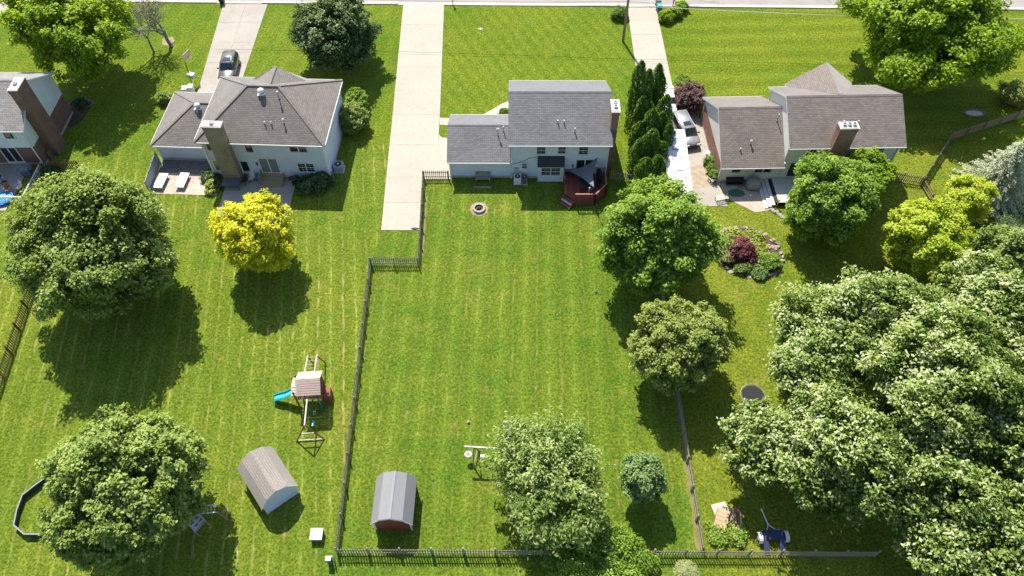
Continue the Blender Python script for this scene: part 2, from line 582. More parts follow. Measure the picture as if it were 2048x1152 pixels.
slabs("driveway", strip((-13.47, 56.8), (-9.5, 56.8), (-13.25, 49.35), (-9.25, 49.35), 2), DRIVE)
m = MB()
m.prism([(-8.12, 56.9), (-8.2, 63.5), (-8.05, 63.15), (-7.8, 62.95), (-7.4, 62.85), (-6.2, 62.8), (-6.2, 56.9)], -0.04, 0.041)
m.prism([(-9.5, 56.78), (-6.5, 56.78), (-6.5, 56.5), (-9.5, 56.5)], -0.04, 0.0385)
struct(m.build("driveway_apron", DRIVE))
m = MB()
m.prism([(-8.22, 65.0), (-8.25, 66.2), (-6.9, 66.1), (-3.4, 66.7), (-2.3, 67.6), (-1.2, 68.6), (-.3, 69.1), (3.2, 69.1), (3.2, 67.9), (0.0, 67.9), (-1.0, 67.4), (-2.0, 66.5), (-3.2, 65.5), (-6.5, 64.9)], -0.04, 0.043)
struct(m.build("front_walk", DRIVE))
m = MB()
m.prism([(-2.0, 66.4), (-1.0, 67.3), (0.0, 67.8), (1.5, 67.8), (1.5, 65.8), (-2.0, 65.0)], -0.03, 0.03)
struct(m.build("mulch_bed", MULCH))
slabs("driveway", strip((-38.05, 88.35), (-32.2, 88.35), (-36.95, 68.0), (-32.35, 68.0), 5), DRIVE_OLD, split=2)
slabs("driveway", strip((15.1, 87.6), (18.9, 87.6), (15.0, 70.2), (19.1, 70.2), 6) , DRIVE)
slabs("driveway", [((14.6, 70.2), (19.15, 70.2)), ((14.8, 66.0), (21.5, 66.0)), ((15.0, 61.5), (21.9, 61.5)), ((15.0, 57.0), (21.9, 57.0)), ((15.0, 52.6), (22.4, 52.6))], DRIVE_OLD)
slabs("driveway", strip((-70.5, 88.8), (-66.1, 88.8), (-70.5, 80.0), (-65.9, 82.5), 2), DRIVE_OLD)
m = MB()
m.prism([at(1374, 352).to_2d(), at(1382, 335).to_2d(), at(1398, 330).to_2d(), at(1416, 330).to_2d(), at(1425, 352).to_2d(), at(1420, 372).to_2d(), at(1385, 378).to_2d()], -0.03, 0.052)
struct(m.build("gravel_patch", pm("tan_gravel", (0.33, 0.27, 0.2), 0.95, 0.35, 2, 25, 0.6)))

# patios
slabs("patio", strip((-30.4, 56.6), (-22.95, 56.6), (-30.35, 50.1), (-23.1, 50.1), 3), DRIVE_OLD, split=3)
m = MB()
m.prism([(-37.9, 54.4), (-31.0, 54.15), (-31.3, 56.4), (-32.4, 57.1), (-37.9, 57.5)], -0.03, 0.035)
struct(m.build("paver_patio", PAVER))
m = MB()
m.prism([(-37.9, 57.5), (-32.4, 57.1), (-31.6, 58.2), (-32.0, 59.2), (-38.2, 59.3)], -0.03, 0.025)
struct(m.build("gravel_bed", GRAVEL))
m = MB()
m.prism([(22.1, 56.2), (22.2, 54.9), (23.0, 53.3), (23.7, 52.8), (25.05, 51.75), (26.9, 52.1), (27.0, 56.2)], -0.03, 0.04)
struct(m.build("brick_patio", PAVER))
m = MB()                                         # concrete terrace behind the brick house
m.prism([(-64, 58.6), (-52.2, 58.6), (-52.3, 52.0), (-64, 52.0)], -0.03, 0.05)
struct(m.build("terrace", DRIVE_OLD))
m = MB()
m.prism([(at(u, v)).to_2d() for u, v in ((118, 240), (135, 203), (160, 197), (182, 203), (180, 218), (165, 240), (142, 255))], -0.02, 0.025)
struct(m.build("mulch_bed", MULCH))
m = MB()                                         # mulch under the twin-trunk tree
m.prism([(at(u, v)).to_2d() for u, v in ((325, 90), (325, 78), (345, 74), (350, 82), (338, 92))], -0.02, 0.02)
struct(m.build("soil_patch", SOIL))

DRY = pm("dry_turf", (.17, .155, .05), .95, .4, 1.2, 10, .5)
for x0, y0, x1, y1, n_ in ((14.2, 36.0, 14.22, 17.4, 40), (-8.95, 54.0, -8.9, 46.0, 20)):   # bleached strip along the fence foot
    m = MB(); L_, R_ = [], []
    for k in range(n_ + 1):
        t = k / n_
        x, y = x0 + (x1 - x0) * t, y0 + (y1 - y0) * t
        L_.append((x - .04 - random.uniform(0, .2), y)); R_.append((x + .1 + random.uniform(0, .1), y))
    for k in range(n_):
        m.poly([(*L_[k + 1], .005), (*R_[k + 1], .005), (*R_[k], .005), (*L_[k], .005)])
    struct(m.build("dry_strip", DRY))
# ---------------------------------------------------------------- houses
SH_GREY = shingle("shingle_grey", (0.155, 0.155, 0.168), (0.19, 0.19, 0.203), (0.108, 0.108, 0.118))
SH_BROWN = shingle("shingle_brown", (0.175, 0.155, 0.142), (0.21, 0.187, 0.17), (0.125, 0.11, 0.10))
SH_TAN = shingle("shingle_tan", (0.19, 0.16, 0.142), (0.235, 0.198, 0.175), (0.135, 0.112, 0.098))
SH_PALE = shingle("shingle_pale", (0.264, 0.248, 0.240), (0.336, 0.320, 0.304), (0.176, 0.168, 0.160))
SH_DARK = shingle("shingle_slate", (0.028, 0.034, 0.044), (0.040, 0.046, 0.058), (0.018, 0.022, 0.029))
SID_WHITE = siding("siding_pale_grey", (0.63, 0.66, 0.77))
SID_BLUE = siding("siding_pale_blue", (0.54, 0.595, 0.73))
SID_CLEAN = siding("siding_white", (0.66, 0.70, 0.76))
SID_TAN = siding("siding_cream", (0.66, 0.66, 0.63))
BRICK = brickmat("red_brick", (0.208, 0.080, 0.052), (0.264, 0.120, 0.080), (0.288, 0.240, 0.208))
BRICKB = brickmat("brown_brick", (0.144, 0.068, 0.048), (0.188, 0.096, 0.068), (0.176, 0.136, 0.112))
BRICKT = brickmat("tan_brick", (0.240, 0.188, 0.128), (0.320, 0.256, 0.180), (0.288, 0.248, 0.200))
TRIM = pm("white_trim", (0.62, 0.62, 0.61), 0.5, 0.06)
FOUND = pm("foundation", (0.36, 0.34, 0.31), 0.9, 0.15)
GLASS = glassmat("window_glass")
GLASS_PALE = glassmat("curtained_glass", (0.16, 0.19, 0.2), 0.1)
METAL = pm("galvanised", (0.26, 0.265, 0.27), 0.45, 0.1, metal=0.4)
DARKM = pm("dark_metal", (0.03, 0.03, 0.032), 0.5, 0.15)
WHITE = pm("white_paint", (0.66, 0.66, 0.65), 0.45, 0.05)
LEAD = pm("vent_white", (0.62, 0.62, 0.62), 0.5, 0.1)

class House:
    def __init__(s, name, label, origin, rz):
        s.o, s.rz = Vector((origin[0], origin[1], 0)), rz
        s.root = thing(name, label, "house", s.o, rz)
        s.M = Matrix.Translation(s.o) @ Matrix.Rotation(rz, 4, 'Z')
        s.Mi = s.M.inverted()
    def wall_at(s, u, v, ylocal):
        """local x, z of a feature on the rear wall"""
        p0 = s.M @ Vector((0, ylocal, 0))
        n = s.M.to_3x3() @ Vector((0, 1, 0))
        p = s.Mi @ on_plane(u, v, p0, n)
        return p.x, p.z
    def at(s, u, v, z):
        return s.Mi @ at(u, v, z)
    def gable(s, x0, x1, y0, y1, ze, zr, mat, name="roof", ridge_cap=True, over=None):
        """ridge along x"""
        ym = (y0 + y1) / 2
        m = MB()
        t = 0.2
        m.slab([(x0, y0, ze), (x1, y0, ze), (x1, ym - 0.001, zr), (x0, ym - 0.001, zr)], t)
        m.slab([(x0, ym + 0.001, zr), (x1, ym + 0.001, zr), (x1, y1, ze), (x0, y1, ze)], t)
        rf = m.build(name, [mat, TRIM], s.root)
        if ridge_cap:
            c = MB()
            a = math.atan2(zr - ze, ym - y0)
            c.slab([(x0 + .02, ym - 0.17, zr - 0.17 * math.tan(a) + 0.025), (x1 - .02, ym - 0.17, zr - 0.17 * math.tan(a) + 0.025), (x1 - .02, ym, zr + 0.03), (x0 + .02, ym, zr + 0.03)], 0.03, 0, 0)
            c.slab([(x0 + .02, ym, zr + 0.03), (x1 - .02, ym, zr + 0.03), (x1 - .02, ym + 0.17, zr - 0.17 * math.tan(a) + 0.025), (x0 + .02, ym + 0.17, zr - 0.17 * math.tan(a) + 0.025)], 0.03, 0, 0)
            c.build("ridge_cap", mat, rf)
        for yy, sg in ((y0, -1), (y1, 1)):
            q = MB()
            q.box(x0 + .01, x1 - .01, *sorted((yy + sg * 0.004, yy + sg * 0.09)), ze - 0.17, ze - 0.05)
            q.build("gutter", TRIM, rf)
        return rf
    def gable_walls(s, x0, x1, y0, y1, ze, zr, mat, lower=None, zl=0.0, name="wall"):
        """four walls, gable ends at x0 and x1; below zl the material is lower"""
        ym = (y0 + y1) / 2
        m = MB()
        for (a, b) in (((x0, y0), (x1, y0)), ((x1, y1), (x0, y1))):
            if lower:
                m.poly([(*a, 0), (*b, 0), (*b, zl), (*a, zl)], 1)
            m.poly([(*a, zl), (*b, zl), (*b, ze), (*a, ze)], 0)
        for x, (ya, yb) in ((x1, (y0, y1)), (x0, (y1, y0))):
            if lower:
                m.poly([(x, ya, 0), (x, yb, 0), (x, yb, zl), (x, ya, zl)], 1)
            m.poly([(x, ya, zl), (x, yb, zl), (x, yb, ze), (x, ym, zr), (x, ya, ze)], 0)
        w = m.build(name, [mat, lower or mat], s.root)
        for x in (x0, x1):
            for y in (y0, y1):
                c = MB()
                c.cbox((x, y, (zl + ze) / 2 - .02), (0.13, 0.13, ze - zl - .04))
                c.build("corner_board", TRIM, w)
        f = MB()
        f.box(x0 - .03, x1 + .03, y0 - .03, y1 + .03, -0.1, 0.28)
        f.build("foundation", FOUND, w)
        return w
    def window(s, xc, zc, y, w, h, cols=1, mat=None, grid=True, name="window", n=(0, -1)):
        """on a wall that faces -y (or n): proud frame, recessed pane"""
        fr = MB()
        def B(x0, x1, z0, z1, d0, d1, mb):
            if n == (0, -1):
                mb.box(x0, x1, y - d1, y - d0, z0, z1)
            elif n == (1, 0):
                mb.box(y + d0, y + d1, x0, x1, z0, z1)
            else:
                mb.box(y - d1, y - d0, x0, x1, z0, z1)
        t = 0.1
        B(xc - w / 2 - t, xc - w / 2, zc - h / 2, zc + h / 2, 0.0, 0.09, fr)
        B(xc + w / 2, xc + w / 2 + t, zc - h / 2, zc + h / 2, 0.0, 0.09, fr)
        B(xc - w / 2 - t, xc + w / 2 + t, zc + h / 2, zc + h / 2 + t, 0.0, 0.10, fr)
        B(xc - w / 2 - t - .04, xc + w / 2 + t + .04, zc - h / 2 - t, zc - h / 2, 0.0, 0.13, fr)
        for k in range(1, cols):
            xx = xc - w / 2 + w * k / cols
            B(xx - 0.05, xx + 0.05, zc - h / 2, zc + h / 2, 0.001, 0.085, fr)
        if grid:
            B(xc - w / 2, xc + w / 2, zc - 0.03, zc + 0.03, 0.002, 0.06, fr)
            for k in range(cols):
                xm = xc - w / 2 + w * (k + .5) / cols
                B(xm - .008, xm + .008, zc - h / 2, zc + h / 2, 0.003, 0.04, fr)
            for zz in (zc - h / 4, zc + h / 4):
                B(xc - w / 2, xc + w / 2, zz - .008, zz + .008, 0.004, 0.038, fr)
        o = fr.build(name, TRIM, s.root)
        for k in range(cols):
            pn = MB()
            B(xc - w / 2 + w * k / cols + .001, xc - w / 2 + w * (k + 1) / cols - .001, zc - h / 2, zc + h / 2, 0.0, 0.02, pn)
            pn.build("pane", mat or GLASS, o)
        return o
    def wpx(s, u, v, yl, w, h, **k):
        x, z = s.wall_at(u, v, yl)
        return s.window(x, z, yl, w, h, **k)
    def chimney(s, x0, x1, y0, y1, top, mat, flues=((0.5, 0.5),), capw=0.09):
        m = MB()
        m.box(x0, x1, y0, y1, -0.1, top)
        m.box(x0 - .04, x1 + .04, y0 - .04, y1 + .04, top - 0.35, top - 0.002)
        ch = m.build("chimney", mat, s.root)
        c = MB()
        c.box(x0 - capw, x1 + capw, y0 - capw, y1 + capw, top, top + 0.1)
        c.box(x0 - capw + .1, x1 + capw - .1, y0 - capw + .1, y1 + capw - .1, top + 0.1, top + 0.14)
        c.build("cap", KERBC, ch)
        for fx, fy in flues:
            f = MB()
            cx, cy = x0 + (x1 - x0) * fx, y0 + (y1 - y0) * fy
            f.box(cx - .17, cx + .17, cy - .17, cy + .17, top + .14, top + 0.36, 0)
            f.box(cx - .13, cx + .13, cy - .13, cy + .13, top + .36, top + 0.362, 1)
            f.build("flue", [LEAD, DARKM], ch)
        return ch
    def vent(s, u, v, roofz, r=0.06, h=0.4, rf=None, hood=False, turbine=False):
        """stack vent on a roof plane given as z = f(x, y)"""
        z = 5.0
        for _ in range(30):
            p = s.at(u, v, z)
            z = 0.5 * z + 0.5 * roofz(p.x, p.y)
        p = s.at(u, v, z)
        m = MB()
        if turbine:
            m.lathe((p.x, p.y, z), [(0.2, -0.1), (0.2, 0.22), (0.32, 0.28), (0.34, 0.4), (0.28, 0.52), (0.12, 0.6), (0.02, 0.62)], 14)
            m.cbox((p.x, p.y, z + 0.0), (0.7, 0.7, 0.04))
            m.build("roof_vent", LEAD, rf)
            return
        m.tube([(p.x, p.y, z - .1), (p.x, p.y, z + h)], r, 10)
        m.lathe((p.x, p.y, z), [(r + .07, -0.06), (r + .05, 0.02), (r + .01, 0.07)], 10)
        vp = m.build("vent_pipe", METAL, rf)
        m = MB()
        m.lathe((p.x, p.y, z + h), [(r * (2.0 if hood else 1.15), -0.02), (r * (2.0 if hood else 1.15), 0.06), (r * .6, 0.12 if hood else .07)], 12)
        m.build("vent_cap", LEAD, vp)
    def downspout(s, x, y, z1, z0=0.15):
        m = MB()
        m.box(x - .045, x + .045, y - .09, y - .005, z0, z1)
        m.box(x - .045, x + .045, y - .5, y - .02, z0 - .08, z0)
        m.build("downspout", TRIM, s.root)
    def part(s, mb, name, mat):
        return mb.build(name, mat, s.root)

# --- the centre house: grey shingles, pale siding, single-storey garage wing
h3 = House("house", "pale grey two-storey house with grey roof, low garage wing and red deck", (-0.37, 56.08), -0.003)
W3 = 0.62
rf3 = h3.gable(0, 10.55, 0, 10.1, 5.3, 7.95, SH_GREY)
h3.gable_walls(0.27, 10.28, W3, 9.5, 5.42, 7.72, SID_WHITE)
grf = h3.gable(-6.42, 0.14, 0.3, 7.7, 2.6, 4.42, SH_GREY, name="garage_roof")
h3.gable_walls(-6.17, 0.265, 0.7, 7.3, 2.66, 4.22, SID_WHITE, name="garage_wall")
z3 = lambda x, y: 5.3 + 2.65 * min(y, 10.1 - y) / 5.05
zg = lambda x, y: 2.6 + 1.82 * min(y - .3, 7.7 - y) / 3.7
h3.vent(1115.5, 246, z3, rf=rf3, h=.3); h3.vent(1128, 246, z3, rf=rf3, h=.3); h3.vent(1149.5, 264, z3, rf=rf3, h=.45)
h3.vent(996, 270, zg, rf=grf, h=.8, hood=True); h3.vent(1007, 262, zg, rf=grf, h=.55)
for u, v, w_, h_ in ((1082.3, 300, .85, .95), (1123.8, 299.5, .75, .9), (1167, 300.5, .9, 1.0)):
    h3.wpx(u, v, W3, w_, h_)
h3.wpx(1049, 331, W3, .5, .7)
h3.downspout(0.36, W3, 5.2, 2.9); h3.downspout(10.2, W3, 5.2); h3.downspout(-6.08, 0.7, 2.5)
# box bay with its own slate-coloured roof
b0, bz0 = h3.wall_at(1076, 362, 0.1)
b1, _ = h3.wall_at(1124.5, 362, 0.1)
BY = 0.1
m = MB(); m.box(b0, b1, BY, W3 + .05, 0.0, 2.35); bay = h3.part(m, "bay", SID_WHITE)
m = MB()
m.hexa([(b0 - .12, BY - .25, 2.33), (b1 + .12, BY - .25, 2.33), (b1 + .12, W3, 2.33), (b0 - .12, W3, 2.33),
        (b0 - .12, BY - .25, 2.42), (b1 + .12, BY - .25, 2.42), (b1 + .12, W3, 3.25), (b0 - .12, W3, 3.25)])
m.build("bay_roof", SH_DARK, bay)
xw, zw = (b0 + b1) / 2, 1.55
h3.window(xw, zw, BY, 1.95, 1.05, cols=2)
for x in (b0, b1):
    m = MB(); m.cbox((x, BY, 1.17), (0.12, 0.12, 2.28)); m.build("corner_board", TRIM, bay)
dx, dz = h3.wall_at(1165, 334, W3)
h3.window(dx + .2, 1.75, W3, 1.75, 2.0, cols=2, grid=False, name="patio_door")
m = MB(); lx, lz = h3.wall_at(1145.5, 330.5, W3); m.cbox((lx, W3 - .08, lz), (.14, .16, .32)); h3.part(m, "wall_lamp", DARKM)
h3.chimney(10.285, 11.0, 1.45, 3.25, 8.3, BRICK, flues=((.5, .35), (.5, .7)))
m = MB()                                          # service cable along the rear wall
pts = [h3.wall_at(u, v, W3) for u, v in ((1020, 350), (1022, 338), (1024, 328), (1042, 324), (1052, 320), (1058, 316), (1072, 314), (1078, 314))]
m.tube([(a, W3 - .03, b) for a, b in pts], 0.022, 5); h3.part(m, "cable", DARKM)
m = MB()
mx, _ = h3.wall_at(1033, 352, W3)
m.box(mx - .25, mx + .15, W3 - .15, W3 - .002, 1.0, 1.6); m.box(mx - .55, mx - .3, W3 - .12, W3 - .002, .5, .8); m.box(mx + .3, mx + .5, W3 - .2, W3 - .002, .7, 1.0)
m.tube([(mx + .4, W3 - .1, .05), (mx + .4, W3 - .1, .7)], .03, 6); m.tube([(mx - .05, W3 - .08, .3), (mx - .05, W3 - .08, 1.0)], .03, 6)
h3.part(m, "meter_box", pm("meter_grey", (.36, .39, .42), .5))
m = MB(); m.box(-4.6, -1.6, 7.31, 7.36, .28, 2.35); h3.part(m, "garage_door", WHITE)
m = MB(); m.box(6.2, 7.2, 9.51, 9.56, .3, 2.4); h3.part(m, "door", WHITE)

# --- the hipped house to its left
h2 = House("house", "pale blue two-storey house with brown hipped roof and tan brick chimney", (-32.25, 56.56), -0.042)
WX, DY, ZE, ZR = 13.36, 10.3, 5.3, 8.5
hx = DY / 2
def hip_roof(h, x0, x1, y0, y1, ze, zr, l_hip, r_hip, mat, name):
    ym = (y0 + y1) / 2
    a = Vector((x0 + l_hip, ym, zr)); b = Vector((x1 - r_hip, ym, zr))
    m = MB()
    A, B, Cc, D = (x0, y0, ze), (x1, y0, ze), (x1, y1, ze), (x0, y1, ze)
    m.slab([A, B, b, a], .2); m.slab([Cc, D, a, b], .2)
    if l_hip: m.slab([D, A, a], .2)
    if r_hip: m.slab([B, Cc, b], .2)
    rf = m.build(name, [mat, TRIM], h.root)
    c = MB()
    lines = [(a, b)]
    if l_hip: lines += [(Vector(A), a), (Vector(D), a)]
    if r_hip: lines += [(Vector(B), b), (Vector(Cc), b)]
    for p, q in lines:
        c.bar(p + Vector((0, 0, .0)), q + Vector((0, 0, .0)), 0.28, 0.06)
    c.build("ridge_cap", mat, rf)
    gq = MB()
    gq.box(x0 + .01, x1 - .01, y0 - .09, y0 - .004, ze - .17, ze - .05); gq.box(x0 + .01, x1 - .01, y1 + .004, y1 + .09, ze - .17, ze - .05)
    if l_hip: gq.box(x0 - .07, x0 - .004, y0 + .01, y1 - .01, ze - .17, ze - .05)
    if r_hip: gq.box(x1 + .004, x1 + .07, y0 + .01, y1 - .01, ze - .17, ze - .05)
    gq.build("gutter", TRIM, rf)
    return rf
rf2 = hip_roof(h2, 0, WX, 0, DY, ZE, ZR, 5.13, 5.05, SH_BROWN, "roof")
W2 = 0.45
def box_walls(h, x0, x1, y0, y1, z1, mat, name="wall"):
    m = MB(); m.box(x0, x1, y0, y1, 0, z1); w_ = m.build(name, mat, h.root)
    for x in (x0, x1):
        for y in (y0, y1):
            c = MB()
            c.cbox((x, y, z1 / 2), (.13, .13, z1 - .02))
            c.build("corner_board", TRIM, w_)
    f = MB(); f.box(x0 - .03, x1 + .03, y0 - .03, y1 + .03, -.1, .35); f.build("foundation", FOUND, w_)
    return w_
box_walls(h2, .45, WX - .45, W2, DY - .45, 5.2, SID_BLUE)
# front wing: a steep gable towards the street
gl, gr_, ga = h2.at(516, 154, 5.35), h2.at(598, 156, 5.35), h2.at(551, 132.5, 8.1)
cx, fy, zt = ga.x, ga.y, 8.1
hl, hr = 4.1, 4.7
m = MB()
m.slab([(cx - hl, fy, 5.2), (cx - hl, 9.6, 5.2), (cx, 5.4, zt), (cx, fy, zt)], .18); m.slab([(cx + hr, 9.6, 5.2), (cx + hr, fy, 5.2), (cx, fy, zt), (cx, 5.4, zt)], .18)
wing = m.build("wing_roof", [SH_BROWN, TRIM], h2.root)
c = MB(); c.bar((cx, 5.6, zt), (cx, fy, zt), .28, .06); c.build("ridge_cap", SH_BROWN, wing)
m = MB()
m.poly([(cx + hr - .3, fy - .3, 0), (cx - hl + .3, fy - .3, 0), (cx - hl + .3, fy - .3, 5.2), (cx, fy - .3, zt - .25), (cx + hr - .3, fy - .3, 5.2)])
h2.part(m, "gable_wall", SID_BLUE)
grf2 = hip_roof(h2, -6.3, 0.6, 2.2, 10.9, 2.5, 4.82, 4.3, 0, SH_BROWN, "garage_roof")
box_walls(h2, -5.95, .6, 2.65, 10.5, 2.42, SID_BLUE, "garage_wall")
h2.chimney(1.75, 3.55, -0.32, .46, 7.6, BRICKT, flues=((.5, .5),))
z2 = lambda x, y: min(ZE + 3.2 * min(y, DY - y) / hx, ZE + 3.2 * min(x, WX - x) / 5.1)
zg2 = lambda x, y: min(2.5 + 2.32 * (y - 2.2) / 4.35, 2.5 + 2.32 * (x + 6.3) / 4.3)
h2.vent(523, 187, z2, rf=rf2, turbine=True); h2.vent(396, 216, zg2, rf=grf2, turbine=True)
h2.vent(530, 248, z2, rf=rf2, h=.25); h2.vent(543, 248, z2, rf=rf2, h=.25); h2.vent(568, 246, z2, rf=rf2, h=.45, hood=True); h2.vent(558, 196, z2, rf=rf2, h=.75, hood=True); h2.vent(396, 227, zg2, rf=grf2, h=.25)
h2.wpx(498.6, 296.5, W2, .75, .95, grid=False); h2.wpx(596.5, 297, W2, 1.75, .85, cols=2, grid=False)
h2.wpx(490.8, 332, W2, .75, 1.45, grid=False); h2.wpx(612.7, 334.5, W2, 1.65, 1.2, cols=2)
h2.wpx(419, 292, W2, .6, 1.0, grid=False); h2.wpx(435, 330, W2, .6, 1.5, grid=False, mat=GLASS_PALE)
sx, sz = h2.wall_at(541, 336, W2)
h2.window(sx, 1.85, W2, 1.85, 2.0, cols=2, grid=False, mat=GLASS_PALE, name="patio_door")
m = MB(); lx, lz = h2.wall_at(514, 326.5, W2); m.cbox((lx, W2 - .07, lz), (.13, .14, .3)); h2.part(m, "wall_lamp", DARKM)
h2.downspout(.55, W2, 5.1); h2.downspout(WX - .55, W2, 5.1); h2.downspout(-5.85, 2.65, 2.4)
WOOD_TAN = pm("tan_wood", (.30, .235, .155), .8, .2, 2, 14, .4)
st = None
for k in range(4):                                # timber steps below the patio door
    m = MB(); m.box(sx - 1.0, sx + 1.25, W2 - .35 * (k + 1), W2 - .35 * k - .03, .2, .82 - .2 * k) if k == 0 else m.box(sx - 1.0, sx + 1.25, W2 - .35 * (k + 1), W2 - .35 * k - .012, .03 if k == 3 else .05, .82 - .2 * k)
    if st is None:
        st = m.build("steps", WOOD_TAN, h2.root)
    else:
        m.build("tread", WOOD_TAN, st)
m = MB(); m.box(sx - 1.12, sx - 1.02, W2 - 1.1, W2 - .02, .04, 1.25); m.build("handrail", WOOD_TAN, st)

# --- the house at the right: tan shingles, brick chimney, lower wing with brick side
h4 = House("house", "cream two-storey house with tan roof, front gable and red brick chimney", (27.9, 55.6), 0.025)
rf4 = h4.gable(0, 11.85, 0, 9.5, 5.3, 8.0, SH_TAN)
W4 = .6
h4.gable_walls(.3, 11.55, W4, 8.95, 5.42, 7.75, SID_TAN)
rfw = h4.gable(-6.35, 0.285, -.1, 11.0, 2.8, 6.05, SH_TAN, name="wing_roof")
h4.gable_walls(-6.05, .29, .6, 10.5, 3.02, 5.82, SID_TAN, name="wing_wall")
m = MB(); m.box(-6.09, -6.052, .63, 10.46, .28, 2.3); h4.part(m, "brick_veneer", BRICK)
m = MB()                                          # cross gable towards the street
gx, hw, gy, gz = 5.55, 3.6, 10.05, 8.02
m.slab([(gx - hw, gy, 5.28), (gx - hw, 8.9, 5.28), (gx, 4.9, gz), (gx, gy, gz)], .2); m.slab([(gx + hw, 8.9, 5.28), (gx + hw, gy, 5.28), (gx, gy, gz), (gx, 4.9, gz)], .2)
m.build("gable_roof", [SH_TAN, TRIM], h4.root)
m = MB()
m.poly([(gx + hw - .4, 9.6, 0), (gx - hw + .4, 9.6, 0), (gx - hw + .4, 9.6, 5.3), (gx, 9.6, 7.8), (gx + hw - .4, 9.6, 5.3)])
for s_ in (-1, 1):
    q = [(gx + s_ * (hw - .4), 8.9, 0), (gx + s_ * (hw - .4), 9.6, 0), (gx + s_ * (hw - .4), 9.6, 5.3), (gx + s_ * (hw - .4), 8.9, 5.3)]
    m.poly(q if s_ > 0 else q[::-1])
h4.part(m, "gable_wall", SID_TAN)
h4.chimney(4.15, 5.9, -.25, .61, 8.0, BRICK, flues=((.22, .5), (.5, .5), (.78, .5)))
z4 = lambda x, y: 5.3 + 2.7 * min(y, 9.5 - y) / 4.75
zw4 = lambda x, y: 2.8 + 3.25 * min(y + .1, 11 - y) / 5.55
h4.vent(1554, 241, zw4, rf=rfw, h=.8); h4.vent(1501, 288, zw4, rf=rfw, h=.4, hood=True); h4.vent(1480.5, 300, zw4, rf=rfw, h=.2)
h4.vent(1687, 245, z4, rf=rf4, h=.2); h4.vent(1716.5, 245, z4, rf=rf4, h=.2)
h4.wpx(1472.5, 340, .6, .9, .55, grid=False); h4.wpx(1526, 339.5, .6, 1.7, .6, cols=2, grid=False)
h4.wpx(1621.6, 304, W4, .9, .95, grid=False)
h4.window(2.0, 1.75, W4, 1.9, 2.0, cols=2, grid=False, name="patio_door")
h4.window(9.3, 1.7, W4, 1.5, 1.2, cols=2); h4.window(9.3, 4.3, W4, 1.5, 1.0, cols=2)
h4.downspout(.22, W4, 5.2, 3.1); h4.downspout(11.5, W4, 5.2); h4.downspout(-5.9, .6, 2.7)
m = MB(); ex_, ez_ = h4.wall_at(1493, 349, .6); m.box(ex_ - .2, ex_ + .2, .5, .598, .9, 1.6); m.box(3.6 - 6, 3.9 - 6, .52, .598, 1.0, 1.35); h4.part(m, "meter_box", pm("cream_box", (.55, .56, .5), .6))

# --- the brick house at the left edge
h1 = House("house", "red brick and white house with pale roof and broad side chimney", (-64.5, 58.17), 0.0)
RX = 14.45
rf1 = h1.gable(0, RX, 0, 9.4, 5.3, 8.0, SH_PALE)
h1.gable_walls(.3, RX - .45, .55, 8.85, 5.42, 7.75, SID_CLEAN, BRICKB, 2.72)
m = MB(); m.box(.5, RX - .5, .3, .56, 2.72, 5.2); h1.part(m, "overhang", SID_CLEAN)
h1.chimney(RX - .46, RX + .45, 1.95, 4.0, 8.8, BRICKB, flues=((.5, .45),), capw=.05)
m = MB(); m.box(RX - .46, RX - .12, 1.2, 4.6, -.05, 1.1); h1.part(m, "chimney_base", BRICKB)
h1.wpx(16.5, 268.5, .3, .9, 1.0, grid=False)
h1.window(4.0, 4.2, .3, .9, 1.1, grid=False); h1.window(11.0, 1.5, .55, 1.6, 2.0, cols=2, grid=False, name="patio_door")
h1.downspout(RX - .55, .3, 5.2, .2)
m = MB()                                          # low gable of the rear porch
m.slab([(6.2, -1.6, 2.5), (8.2, -1.6, 3.3), (8.2, .29, 3.3), (6.2, .29, 2.5)][::1], .12); m.slab([(8.2, -1.6, 3.3), (10.2, -1.6, 2.5), (10.2, .29, 2.5), (8.2, .29, 3.3)], .12)
pr = m.build("porch_roof", [SH_PALE, TRIM], h1.root)
for x in (6.4, 10.0):
    m = MB(); m.box(x - .07, x + .07, -1.5, -1.36, 0, 2.45); m.build("porch_post", TRIM, pr)
# ---------------------------------------------------------------- fences
WEATHER = pm("weathered_grey_wood", (.29, .255, .21), .85, .28, 1.2, 20, .4)
BROWNW = pm("brown_stained_wood", (.11, .055, .03), .8, .25, 1.2, 20, .4)
TANW = pm("tan_board_wood", (.30, .215, .135), .85, .25, 1.2, 20, .4)
GREYP = pm("grey_panel", (.27, .29, .33), .6, .1)
REDW = pm("red_stained_wood", (.20, .052, .038), .7, .22, 1.5, 16, .35)
REDW2 = pm("red_stained_wood_light", (.27, .075, .052), .7, .22, 1.5, 16, .35)
rf_ = random.Random(11)
def picket_mesh(w_, h, t=.022):
    m = MB()
    pr = [(-w_ / 2, 0.04), (w_ / 2, 0.04), (w_ / 2, h - w_ * .5), (w_ * .2, h), (-w_ * .2, h), (-w_ / 2, h - w_ * .5)]
    m.poly([(x, -t / 2, z) for x, z in pr]); m.poly([(x, t / 2, z) for x, z in pr][::-1])
    for i in range(len(pr)):
        a, b = pr[i], pr[(i + 1) % len(pr)]
        m.poly([(b[0], -t / 2, b[1]), (a[0], -t / 2, a[1]), (a[0], t / 2, a[1]), (b[0], t / 2, b[1])])
    return m
_pk = {}
